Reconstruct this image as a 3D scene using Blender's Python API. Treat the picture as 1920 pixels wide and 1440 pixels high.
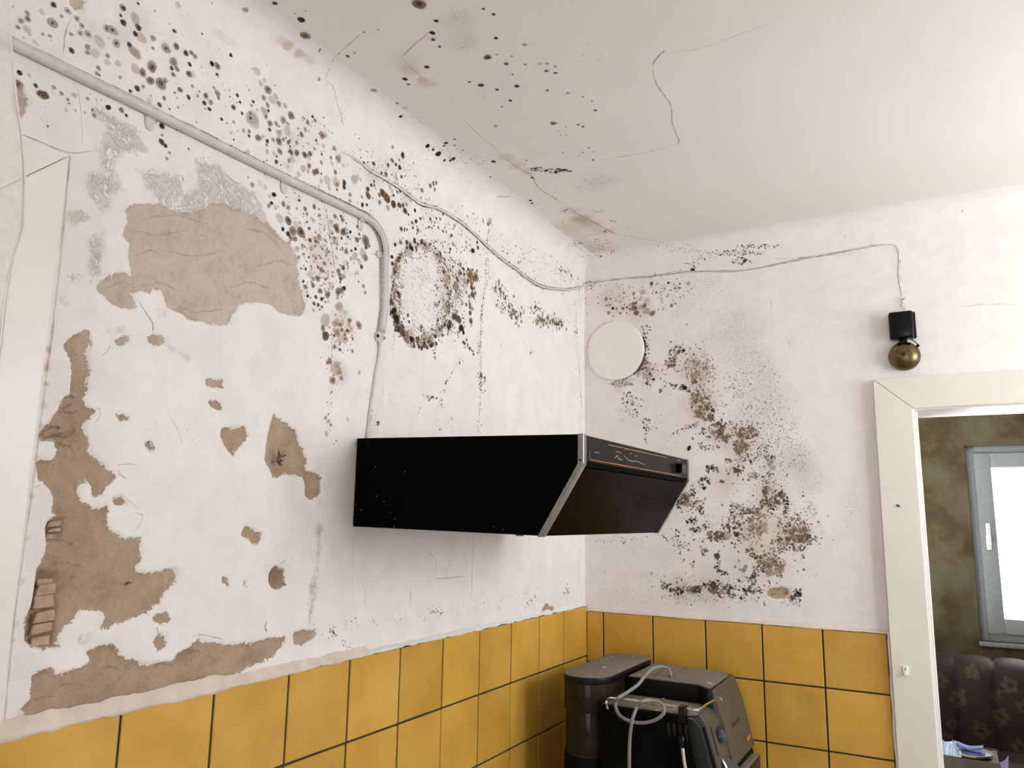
import bpy, bmesh, math, random
import numpy as np
from mathutils import Vector, Matrix

for _o in list(bpy.data.objects):
    bpy.data.objects.remove(_o)
S = bpy.context.scene
COL = S.collection
RND = random.Random(11)

# ------------------------------------------------------------------ camera
CP = np.array([0.98433, -2.21902, 1.62])
YAW, PITCH, ROLL, FPX = -0.51290, 0.17100, 0.01490, 1446.477


def cam_axes():
    cy, sy, cp, sp = math.cos(YAW), math.sin(YAW), math.cos(PITCH), math.sin(PITCH)
    f = np.array([sy * cp, cy * cp, sp])
    r = np.array([cy, -sy, 0.0])
    u = np.cross(r, f)
    c, s = math.cos(ROLL), math.sin(ROLL)
    return c * r + s * u, -s * r + c * u, f


RX, UX, FX = cam_axes()
cd = bpy.data.cameras.new('camera')
cam = bpy.data.objects.new('camera', cd)
COL.objects.link(cam)
cam.matrix_world = Matrix(((RX[0], UX[0], -FX[0], CP[0]), (RX[1], UX[1], -FX[1], CP[1]),
                           (RX[2], UX[2], -FX[2], CP[2]), (0, 0, 0, 1)))
cd.sensor_width = 36.0
cd.lens = FPX / 1920 * 36.0
cd.clip_start = 0.02
S.camera = cam

# ------------------------------------------------------------------ light
H = 2.445          # ceiling height
RC = 0.06          # radius of the cove between walls and ceiling
W = bpy.data.worlds.new('sky')
S.world = W
W.use_nodes = True
bg = W.node_tree.nodes['Background']
bg.inputs[0].default_value = (0.965, 0.975, 1.03, 1)
bg.inputs[1].default_value = 9.0


def portal(name, loc, rot, sx, sy):
    l = bpy.data.lights.new(name, 'AREA')
    l.shape = 'RECTANGLE'
    l.size, l.size_y = sx, sy
    l.cycles.is_portal = True
    o = bpy.data.objects.new(name, l)
    o.location, o.rotation_euler = loc, rot
    COL.objects.link(o)


KW = (-1.15, -0.12, 1.45, 2.36)     # kitchen window in the right wall: y0, y1, z0, z1
FW = (1.09, 1.80, 0.95, 2.085)    # window of the next room: x0, x1, z0, z1
BW = (1.25, 1.9, 0.5, 2.35)      # unseen window added to brighten the back wall: x0, x1, z0, z1
XR, YF, YB = 2.0, -4.6, 3.2      # right wall, wall behind the camera, far wall of the next room
portal('kitchen_daylight', (XR + 0.14, (KW[0] + KW[1]) / 2, (KW[2] + KW[3]) / 2), (0, math.pi / 2, 0), KW[3] - KW[2], KW[1] - KW[0])
portal('fill_daylight', ((BW[0] + BW[1]) / 2, YF - 0.14, (BW[2] + BW[3]) / 2), (math.pi / 2, 0, 0), BW[1] - BW[0], BW[3] - BW[2])
portal('next_room_daylight', ((FW[0] + FW[1]) / 2, YB + 0.2, (FW[2] + FW[3]) / 2), (-math.pi / 2, 0, 0), FW[1] - FW[0], FW[3] - FW[2])
S.view_settings.view_transform = 'Standard'
S.view_settings.look = 'None'
S.view_settings.exposure = 1.18
S.view_settings.gamma = 1.0
S.view_settings.use_curve_mapping = False
S.cycles.transparent_max_bounces = 40
S.cycles.max_bounces = 14
S.cycles.diffuse_bounces = 10

# ------------------------------------------------------------------ geometry of sight lines (survey of the walls)


def ray(px, py):
    return (px - 960) / FPX * RX - (py - 720) / FPX * UX + FX


def on(ax, val, px, py):
    """where the line of sight through a pixel meets the plane axis=val"""
    d = ray(px, py)
    return CP + d * ((val - CP[ax]) / d[ax])


def depth(p):
    return float(np.dot(np.asarray(p) - CP, FX))


def hit(surf, px, py):
    """point, tangent, bitangent, normal on left wall / back wall / ceiling including the cove"""
    d = ray(px, py)
    k = 0 if surf == 'L' else 1
    sg = 1.0 if k == 0 else -1.0
    if surf == 'C':
        p = on(2, H, px, py)
        if p[0] > RC and p[1] < -RC:
            return p, np.array([1., 0, 0]), np.array([0, 1., 0]), np.array([0, 0, -1.])
        k, sg = (0, 1.0) if p[0] <= RC else (1, -1.0)

    def g(t):
        q = CP + d * t
        a, z = q[k] * sg, q[2]
        if a < RC and z > H - RC:
            return RC - math.hypot(RC - a, z - (H - RC))
        return min(a, H - z)
    lo, hi = 0.05, 8.0
    for _ in range(44):
        m = (lo + hi) / 2
        if g(m) > 0:
            lo = m
        else:
            hi = m
    p = CP + d * lo
    a, z = p[k] * sg, p[2]
    along = np.array([0, 1., 0]) if k == 0 else np.array([1., 0, 0])
    if a < RC and z > H - RC:
        n2 = np.array([RC - a, (H - RC) - z]); n2 /= np.linalg.norm(n2)
    elif a <= H - z:
        n2 = np.array([1., 0])
    else:
        n2 = np.array([0, -1.])
    n = np.zeros(3); n[k] = n2[0] * sg; n[2] = n2[1]
    return p, along, np.cross(n, along), n


# ------------------------------------------------------------------ materials


class NT:
    def __init__(s, name):
        s.m = bpy.data.materials.new(name); s.m.use_nodes = True
        s.t = s.m.node_tree; s.t.nodes.clear()
        s.out = s.n('ShaderNodeOutputMaterial')
        s.b = s.n('ShaderNodeBsdfPrincipled')
        s.l(s.b, 0, s.out, 0)

    def n(s, typ, **kw):
        x = s.t.nodes.new(typ)
        for k, v in kw.items():
            setattr(x, k, v)
        return x

    def l(s, a, ai, b, bi):
        s.t.links.new(a.outputs[ai], b.inputs[bi])

    def val(s, sock, v):
        s.b.inputs[sock].default_value = v

    def noise(s, scale, detail=4, rough=.55, vec=None):
        x = s.n('ShaderNodeTexNoise'); x.inputs['Scale'].default_value = scale
        x.inputs['Detail'].default_value = detail; x.inputs['Roughness'].default_value = rough
        if vec is None:
            if not hasattr(s, 'tc'):
                s.tc = s.n('ShaderNodeTexCoord')
            s.l(s.tc, 'Object', x, 'Vector')
        else:
            s.t.links.new(vec, x.inputs['Vector'])
        return x

    def ramp(s, src, si, stops, interp='LINEAR'):
        r = s.n('ShaderNodeValToRGB'); r.color_ramp.interpolation = interp
        e = r.color_ramp.elements
        while len(e) < len(stops):
            e.new(0.5)
        for x, (p, c) in zip(e, stops):
            x.position = p
            x.color = (c, c, c, 1) if isinstance(c, (int, float)) else tuple(c) + (1,)
        s.l(src, si, r, 0)
        return r

    def math(s, op, a, b=None, clamp=False):
        x = s.n('ShaderNodeMath', operation=op, use_clamp=clamp)
        for i, v in enumerate((a, b)):
            if v is None:
                continue
            if isinstance(v, (int, float)):
                x.inputs[i].default_value = v
            else:
                s.t.links.new(v, x.inputs[i])
        return x.outputs[0]

    def mix(s, fac, a, b, blend='MIX'):
        x = s.n('ShaderNodeMix', data_type='RGBA', blend_type=blend)
        for i, v in ((0, fac), (6, a), (7, b)):
            if isinstance(v, (int, float)):
                x.inputs[i].default_value = v
            elif isinstance(v, (tuple, list)):
                x.inputs[i].default_value = tuple(v) + (1,) if len(v) == 3 else v
            else:
                s.t.links.new(v, x.inputs[i])
        return x.outputs[2]

    def setc(s, sock):
        s.t.links.new(sock, s.b.inputs['Base Color'])

    def bump(s, sock, strength=.3, dist=.002):
        x = s.n('ShaderNodeBump'); x.inputs['Strength'].default_value = strength
        x.inputs['Distance'].default_value = dist
        s.t.links.new(sock, x.inputs['Height'])
        s.l(x, 0, s.b, 'Normal')


def simple(name, col, rough=.5, metal=0., spec=.5, var=.06, scale=30., bump=0., coat=0., dust=None):
    t = NT(name)
    n = t.noise(scale)
    r = t.ramp(n, 0, ((.3, tuple(c * (1 - var) for c in col)), (.7, tuple(min(1, c * (1 + var)) for c in col))))
    c = r.outputs[0]
    if dust:
        geo = t.n('ShaderNodeNewGeometry'); sx = t.n('ShaderNodeSeparateXYZ')
        t.l(geo, 'Normal', sx, 0)
        up = t.ramp(sx, 2, ((.35, 0.), (.85, 1.)))
        n2 = t.noise(55., 6, .7)
        k = t.math('MULTIPLY', up.outputs[0], t.ramp(n2, 0, ((.25, .6), (.6, 1.))).outputs[0])
        c = t.mix(k, c, dust)
        t.t.links.new(t.math('ADD', t.math('MULTIPLY', k, .5), rough), t.b.inputs['Roughness'])
    else:
        t.val('Roughness', rough)
    t.setc(c)
    t.val('Metallic', metal); t.val('Specular IOR Level', spec)
    if coat:
        t.val('Coat Weight', coat); t.val('Coat Roughness', .08)
    if bump:
        t.bump(n.outputs[0], bump, .003)
    return t.m


def attr(t, name):
    return t.n('ShaderNodeAttribute', attribute_name=name)


def wall_paint(name, patches):
    t = NT(name)
    big = t.noise(2.2, 5, .6); fine = t.noise(160., 3); mid = t.noise(18., 6, .65)
    base = t.ramp(big, 0, ((.3, (.825, .782, .755)), (.7, (.87, .83, .805))))
    streak = t.ramp(mid, 0, ((.35, .93), (.6, 1.)))
    col = t.mix(1., base.outputs[0], streak.outputs[0], 'MULTIPLY')
    h = t.math('ADD', t.math('MULTIPLY', fine.outputs[0], .25), t.math('MULTIPLY', mid.outputs[0], .5))
    if patches:
        e1 = t.noise(55., 5, .65); e2 = t.noise(240., 3, .6)
        wob = t.math('ADD', t.math('MULTIPLY', t.math('SUBTRACT', e1.outputs[0], .5), .019),
                     t.math('MULTIPLY', t.math('SUBTRACT', e2.outputs[0], .5), .010))
        pl = t.math('ADD', attr(t, 'plaster').outputs['Fac'], wob)
        msk = t.math('DIVIDE', t.math('SUBTRACT', .0006, pl), .0012, True)
        # thin paint coat worn to blotches
        m2 = t.math('ADD', attr(t, 'worn').outputs['Fac'], t.math('MULTIPLY', wob, 1.5))
        inside = t.math('DIVIDE', t.math('SUBTRACT', .004, m2), .010, True)
        blot = t.noise(75., 7, .72)
        bl = t.ramp(blot, 0, ((.44, 0.), (.50, 1.)))
        m2k = t.math('MULTIPLY', inside, bl.outputs[0])
        wc = t.ramp(t.noise(26., 4), 0, ((.35, (.66, .62, .57)), (.65, (.58, .51, .45))))
        col = t.mix(t.math('MULTIPLY', m2k, .85), col, wc.outputs[0])
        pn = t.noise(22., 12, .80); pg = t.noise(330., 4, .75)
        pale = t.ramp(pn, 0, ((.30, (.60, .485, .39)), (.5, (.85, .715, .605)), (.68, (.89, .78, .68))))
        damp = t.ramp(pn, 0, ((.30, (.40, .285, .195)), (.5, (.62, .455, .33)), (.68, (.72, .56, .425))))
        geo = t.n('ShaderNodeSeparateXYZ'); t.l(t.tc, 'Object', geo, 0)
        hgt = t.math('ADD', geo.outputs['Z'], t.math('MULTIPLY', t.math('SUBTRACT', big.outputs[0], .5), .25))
        pc_ = t.mix(t.math('DIVIDE', t.math('SUBTRACT', hgt, 1.76), .16, True), damp.outputs[0], pale.outputs[0])  # plaster turns browner and darker towards the bottom
        grit = t.ramp(pg, 0, ((.32, .70), (.42, 1.)))
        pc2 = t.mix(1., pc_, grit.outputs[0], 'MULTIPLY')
        dk = t.math('DIVIDE', t.math('SUBTRACT', .004, attr(t, 'cavity').outputs['Fac']), .012, True)
        pc2 = t.mix(t.math('MULTIPLY', dk, .65), pc2, (.34, .235, .17))  # shade of the recess painted into the cavity colour
        # chalky rim where the paint broke away
        rim = t.math('SUBTRACT', 1., t.math('DIVIDE', t.math('ABSOLUTE', t.math('SUBTRACT', pl, .0016)), .0022, True), True)
        col = t.mix(t.math('MULTIPLY', rim, .35), col, (.80, .68, .58))
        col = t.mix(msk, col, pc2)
        h = t.math('ADD', h, t.math('MULTIPLY', msk, t.math('ADD', t.math('MULTIPLY', pn.outputs[0], 4.5), -3.4)))
        h = t.math('SUBTRACT', h, t.math('MULTIPLY', m2k, .35))
    t.setc(col)
    t.val('Roughness', .8); t.val('Specular IOR Level', .25)
    t.bump(h, .75, .0035)
    return t.m


M = {}
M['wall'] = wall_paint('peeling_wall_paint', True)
M['wall_plain'] = wall_paint('wall_paint', False)


def ceiling_mat():
    t = NT('ceiling_paint')
    big = t.noise(1.6, 5, .6); fine = t.noise(120., 4)
    c = t.ramp(big, 0, ((.3, (.765, .725, .68)), (.7, (.81, .772, .73))))
    t.setc(c.outputs[0]); t.val('Roughness', .85); t.val('Specular IOR Level', .2)
    t.bump(fine.outputs[0], .25, .002)
    return t.m


M['ceiling'] = ceiling_mat()


def decal_mat(name):
    """mould, stains, cracks and painted gap shade: colour and cover stored on the mesh itself"""
    t = NT(name)
    a = attr(t, 'Stain')
    t.t.links.new(a.outputs['Color'], t.b.inputs['Base Color'])
    t.val('Roughness', .9); t.val('Specular IOR Level', .1)
    n = t.noise(700., 3, .7)
    k = t.ramp(n, 0, ((.30, .55), (.5, 1.)))
    al = t.math('MULTIPLY', a.outputs['Alpha'], k.outputs[0], True)
    t.t.links.new(al, t.b.inputs['Alpha'])
    return t.m


M['stain'] = decal_mat('mould_stain_shade')


def tile_mat():
    t = NT('yellow_glazed_tile')
    oi = t.n('ShaderNodeObjectInfo')
    n = t.noise(9., 4, .5); n2 = t.noise(420., 2)
    c = t.ramp(n, 0, ((.25, (.53, .288, .043)), (.55, (.63, .365, .062)), (.8, (.68, .42, .088))))
    hs = t.n('ShaderNodeHueSaturation')
    t.l(c, 0, hs, 'Color')
    t.t.links.new(t.math('ADD', t.math('MULTIPLY', oi.outputs['Random'], .16), .90), hs.inputs['Value'])
    sp = t.ramp(n2, 0, ((.26, .55), (.31, 1.)))
    t.setc(t.mix(1., hs.outputs[0], sp.outputs[0], 'MULTIPLY'))
    t.val('Roughness', .38); t.val('Specular IOR Level', .35)
    t.bump(n.outputs[0], .12, .004)
    return t.m


M['tile'] = tile_mat()
M['grout'] = simple('dark_grout', (.035, .032, .026), .9, var=.4, scale=200.)
M['fillet'] = simple('crumbling_plaster', (.70, .60, .515), .9, var=.10, scale=30., bump=.5)
M['trim'] = simple('cream_gloss_paint', (.745, .705, .63), .35, spec=.4, var=.03, scale=8., bump=.05)
M['trim_white'] = simple('white_gloss_paint', (.80, .765, .71), .35, spec=.4, var=.03, scale=10., bump=.05)
M['brick'] = simple('crumbly_brick', (.47, .34, .25), .95, var=.25, scale=90., bump=.7)
M['floor'] = simple('worn_lino', (.36, .30, .24), .5, var=.2, scale=5.)
M['wood'] = simple('old_wood', (.25, .15, .08), .5, var=.2, scale=12.)
M['worktop'] = simple('grey_laminate', (.42, .40, .37), .4, var=.15, scale=60.)
M['conduit'] = simple('grey_painted_pipe', (.62, .58, .545), .5, var=.08, scale=40.)
M['plaster_white'] = simple('lumpy_white_paint', (.78, .76, .73), .8, var=.05, scale=50., bump=.3)
M['wire'] = simple('painted_wire', (.70, .67, .63), .7, var=.15, scale=90., bump=.4)
M['cover'] = simple('cover_paint', (.865, .825, .76), .45, var=.02, scale=10.)
M['black'] = simple('black_enamel', (.0018, .0018, .0015), .5, spec=.02, var=.2)
M['black_gloss'] = simple('black_gloss_glass', (.0022, .0015, .0008), .2, spec=.015, var=.2)
M['black_panel'] = simple('black_printed_panel', (.0075, .0065, .0055), .38, spec=.12, var=.2)
M['chrome_dull'] = simple('dull_chrome', (.27, .265, .255), .38, 1., var=.15, scale=60.)
M['chrome'] = simple('chrome', (.75, .74, .72), .12, 1., var=.1, scale=80.)
M['copper'] = simple('copper_print', (.42, .19, .08), .5, var=.2)
M['silver_print'] = simple('worn_silver_print', (.42, .41, .38), .4, .3, var=.4, scale=300.)
M['bakelite'] = simple('black_bakelite', (.0035, .0035, .0035), .25, spec=.2, var=.2)
M['brass'] = simple('tarnished_brass', (.155, .112, .058), .33, 1., var=.35, scale=120.)
M['dark'] = simple('dark_hole', (.015, .012, .01), .9)
DUST = (.225, .195, .155)
M['dusty'] = simple('dusty_black_plastic', (.006, .006, .006), .4, spec=.2, var=.3, dust=DUST)
M['plastic'] = simple('black_plastic', (.0025, .0028, .0026), .5, spec=.08, var=.3, dust=(.06, .053, .043))
M['plastic_gloss'] = simple('gloss_black_plastic', (.004, .004, .004), .12, spec=.3, var=.3)
M['plastic_grey'] = simple('charcoal_plastic', (.013, .014, .0135), .45, spec=.25, var=.2, dust=DUST)
M['smoke'] = simple('smoked_plastic', (.024, .018, .009), .22, spec=.14, var=.3)
M['button'] = simple('grey_button_plastic', (.11, .108, .10), .4)
M['bezel'] = simple('dusty_bezel_plastic', (.072, .059, .041), .5, var=.2, scale=40.)
M['cable'] = simple('grey_cable', (.25, .25, .24), .5, var=.1)
M['ivory'] = simple('ivory_metal', (.62, .58, .48), .3, .4, var=.1)
M['blue_grey'] = simple('blue_grey_plastic', (.05, .06, .075), .35)
M['orange'] = simple('orange_sticker', (.50, .20, .07), .6)
M['hook'] = simple('white_plastic', (.84, .83, .80), .35)
M['far_frame'] = simple('grey_green_frame_paint', (.27, .30, .30), .45, var=.08)
M['handle'] = simple('window_handle_white', (.78, .76, .70), .4)


def peeled_mat():
    t = NT('peeled_olive_wallpaper')
    n = t.noise(4.5, 9, .68); n2 = t.noise(2.2, 5, .6); n3 = t.noise(40., 5)
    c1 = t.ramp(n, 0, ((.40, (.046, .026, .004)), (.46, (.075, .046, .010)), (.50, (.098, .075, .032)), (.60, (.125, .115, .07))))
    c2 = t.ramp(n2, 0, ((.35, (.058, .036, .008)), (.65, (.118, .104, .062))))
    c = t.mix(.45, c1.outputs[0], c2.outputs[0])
    t.setc(c); t.val('Roughness', .9)
    t.bump(n3.outputs[0], .3, .003)
    return t.m


M['peeled'] = peeled_mat()


def glass_mat():
    t = NT('window_glass')
    tr = t.n('ShaderNodeBsdfTransparent'); gl = t.n('ShaderNodeBsdfGlossy'); mx = t.n('ShaderNodeMixShader')
    gl.inputs['Roughness'].default_value = .02
    tr.inputs[0].default_value = (.96, .98, .97, 1)
    mx.inputs[0].default_value = .05
    t.l(tr, 0, mx, 1); t.l(gl, 0, mx, 2); t.l(mx, 0, t.out, 0)
    return t.m


M['glass'] = glass_mat()


def sheer_mat():
    t = NT('sheer_curtain')
    tl = t.n('ShaderNodeBsdfTranslucent'); df = t.n('ShaderNodeBsdfDiffuse'); tr = t.n('ShaderNodeBsdfTransparent')
    for x in (tl, df):
        x.inputs[0].default_value = (.86, .83, .79, 1)
    m1 = t.n('ShaderNodeMixShader'); m1.inputs[0].default_value = .35
    t.l(df, 0, m1, 1); t.l(tl, 0, m1, 2)
    m2 = t.n('ShaderNodeMixShader')
    w = t.noise(60., 2)
    t.l(t.ramp(w, 0, ((.3, .38), (.7, .5))), 0, m2, 0)
    t.l(m1, 0, m2, 1); t.l(tr, 0, m2, 2); t.l(m2, 0, t.out, 0)
    return t.m


M['sheer'] = sheer_mat()


def sofa_mat():
    t = NT('floral_velvet')
    n = t.noise(90., 4)
    base = t.ramp(n, 0, ((.3, (.013, .0045, .0018)), (.7, (.022, .008, .0035))))
    fl = attr(t, 'flower').outputs['Fac']
    k = t.math('DIVIDE', t.math('SUBTRACT', .004, fl), .006, True)
    k = t.math('MULTIPLY', k, t.ramp(t.noise(60., 4), 0, ((.35, .25), (.6, .8))).outputs[0])
    t.setc(t.mix(k, base.outputs[0], (.070, .052, .036)))
    t.val('Roughness', .75)
    t.val('Sheen Weight', .10); t.val('Sheen Roughness', .35); t.val('Sheen Tint', (.60, .58, .95, 1))  # bluish window light put into the sheen tint
    t.bump(n.outputs[0], .2, .002)
    return t.m


M['sofa'] = sofa_mat()
M['blue_cloth'] = simple('blue_felt', (.20, .23, .52), .8, var=.15)
M['pale_blue'] = simple('pale_blue_plastic', (.50, .66, .86), .3, var=.12)
M['navy'] = simple('navy_print', (.03, .04, .09), .6)
M['cream_tray'] = simple('cream_tray', (.36, .34, .28), .5, var=.2, scale=40.)
M['card'] = simple('olive_card', (.085, .075, .05), .8, var=.2)
M['lilac'] = simple('lilac_card', (.34, .33, .52), .7, var=.1)

# ------------------------------------------------------------------ object helpers


def mesh_obj(name, verts, faces, mat, parent=None, smooth=False):
    me = bpy.data.meshes.new(name)
    me.from_pydata([tuple(map(float, v)) for v in verts], [], faces)
    me.materials.append(M[mat] if isinstance(mat, str) else mat)
    if smooth:
        me.polygons.foreach_set('use_smooth', [True] * len(me.polygons))
    me.update()
    o = bpy.data.objects.new(name, me)
    COL.objects.link(o)
    if parent:
        o.parent = parent
        o.matrix_parent_inverse = Matrix.Translation(-parent.location)
    return o


def bm_obj(name, bm, mat, parent=None, smooth=False, ang=None):
    bmesh.ops.recalc_face_normals(bm, faces=bm.faces)
    me = bpy.data.meshes.new(name)
    bm.to_mesh(me); bm.free()
    me.materials.append(M[mat])
    if smooth:
        me.polygons.foreach_set('use_smooth', [True] * len(me.polygons))
        if ang:
            me.set_sharp_from_angle(angle=ang)
    o = bpy.data.objects.new(name, me)
    COL.objects.link(o)
    if parent:
        o.parent = parent
        o.matrix_parent_inverse = Matrix.Translation(-parent.location)
    return o


def thing(name, label, cat, loc, group=None):
    o = bpy.data.objects.new(name, None)
    o.empty_display_size = .05
    COL.objects.link(o)
    o.location = loc
    tag(o, label, cat, group)
    return o


def tag(o, label, cat, group=None):
    o['label'] = label; o['category'] = cat
    if group:
        o['group'] = group
    return o


def structure(o, label=None, cat=None):
    o['kind'] = 'structure'
    if label:
        o['label'] = label
    o['category'] = cat or o.name.split('_')[0]
    return o


def box_bm(x0, x1, y0, y1, z0, z1, bev=0., seg=2, bm=None):
    b = bmesh.new()
    v = [b.verts.new(p) for p in ((x0, y0, z0), (x1, y0, z0), (x1, y1, z0), (x0, y1, z0), (x0, y0, z1), (x1, y0, z1), (x1, y1, z1), (x0, y1, z1))]
    for f in ((0, 3, 2, 1), (4, 5, 6, 7), (0, 1, 5, 4), (1, 2, 6, 5), (2, 3, 7, 6), (3, 0, 4, 7)):
        b.faces.new([v[i] for i in f])
    if bev:
        bmesh.ops.bevel(b, geom=b.edges[:], offset=bev, segments=seg, affect='EDGES', profile=.5)
    return b


def box(name, dims, mat, parent=None, bev=0., seg=2):
    return bm_obj(name, box_bm(*dims, bev=bev, seg=seg), mat, parent, bool(bev), .6)


def prism_bm(pts, axis, a, b, bev=0., seg=2):
    """pts polygon in the two other axes, extruded along axis from a to b"""
    bm = bmesh.new()
    oth = [i for i in range(3) if i != axis]

    def mk(p, h):
        q = [0, 0, 0]; q[oth[0]], q[oth[1]], q[axis] = p[0], p[1], h
        return bm.verts.new(q)
    A = [mk(p, a) for p in pts]; B = [mk(p, b) for p in pts]
    n = len(pts)
    bm.faces.new(A); bm.faces.new(B[::-1])
    for i in range(n):
        bm.faces.new([A[i], B[i], B[(i + 1) % n], A[(i + 1) % n]])
    bmesh.ops.recalc_face_normals(bm, faces=bm.faces)
    if bev:
        bmesh.ops.bevel(bm, geom=bm.edges[:], offset=bev, segments=seg, affect='EDGES', profile=.5)
    return bm


def smooth_path(pts, sub=6):
    pts = [np.array(p, float) for p in pts]
    if sub < 2:
        return pts
    P = [2 * pts[0] - pts[1]] + pts + [2 * pts[-1] - pts[-2]]
    out = []
    for i in range(1, len(P) - 2):
        for k in range(sub):
            t = k / sub
            a, b, c, d = P[i - 1:i + 3]
            out.append(.5 * (2 * b + (c - a) * t + (2 * a - 5 * b + 4 * c - d) * t * t + (3 * b - a - 3 * c + d) * t ** 3))
    out.append(pts[-1])
    return out


def tube_data(path, r, n=8, cap=True):
    path = [np.array(p, float) for p in path]
    V, F = [], []
    up = None
    for i, p in enumerate(path):
        t = path[min(i + 1, len(path) - 1)] - path[max(i - 1, 0)]
        t = t / (np.linalg.norm(t) + 1e-12)
        if up is None:
            a = np.array([0, 0, 1.]) if abs(t[2]) < .9 else np.array([1., 0, 0])
            up = np.cross(np.cross(t, a), t)
        up = up - t * np.dot(up, t); up /= np.linalg.norm(up) + 1e-12
        s = np.cross(t, up)
        rr = r[i] if hasattr(r, '__len__') else r
        for k in range(n):
            an = 2 * math.pi * k / n
            V.append(p + rr * (math.cos(an) * up + math.sin(an) * s))
    for i in range(len(path) - 1):
        for k in range(n):
            F.append((i * n + k, i * n + (k + 1) % n, (i + 1) * n + (k + 1) % n, (i + 1) * n + k))
    if cap:
        F.append(tuple(range(n - 1, -1, -1)))
        m = (len(path) - 1) * n
        F.append(tuple(range(m, m + n)))
    return V, F


def tube(name, path, r, mat, parent=None, n=8):
    V, F = tube_data(path, r, n)
    return mesh_obj(name, V, F, mat, parent, True)


def lathe(name, prof, origin, axis, mat, parent=None, n=32):
    """prof list of (radius, height along axis)"""
    axis = np.array(axis, float); axis /= np.linalg.norm(axis)
    a = np.array([0, 0, 1.]) if abs(axis[2]) < .9 else np.array([1., 0, 0])
    u = np.cross(axis, a); u /= np.linalg.norm(u); w = np.cross(axis, u)
    V, F = [], []
    for r, h in prof:
        for k in range(n):
            an = 2 * math.pi * k / n
            V.append(np.array(origin) + axis * h + max(r, 1e-5) * (math.cos(an) * u + math.sin(an) * w))
    for i in range(len(prof) - 1):
        for k in range(n):
            F.append((i * n + k, i * n + (k + 1) % n, (i + 1) * n + (k + 1) % n, (i + 1) * n + k))
    F.append(tuple(range(n - 1, -1, -1))); m = (len(prof) - 1) * n; F.append(tuple(range(m, m + n)))
    o = mesh_obj(name, V, F, mat, parent, True)
    o.data.set_sharp_from_angle(angle=.7)
    return o


def join_data(parts):
    V, F = [], []
    for v, f in parts:
        k = len(V)
        V += list(v); F += [tuple(i + k for i in q) for q in f]
    return V, F
# ------------------------------------------------------------------ damaged plaster: outlines on the left wall


def px_poly(s, ox=0., oy=0., k=1.):
    n = [float(q) for q in s.replace(',', ' ').split()]
    return [(ox + n[i] / k, oy + n[i + 1] / k) for i in range(0, len(n), 2)]


def ellipse(cx, cy, rx, ry, n=20):
    return [(cx + rx * math.cos(2 * math.pi * i / n), cy + ry * math.sin(2 * math.pi * i / n)) for i in range(n)]


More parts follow.
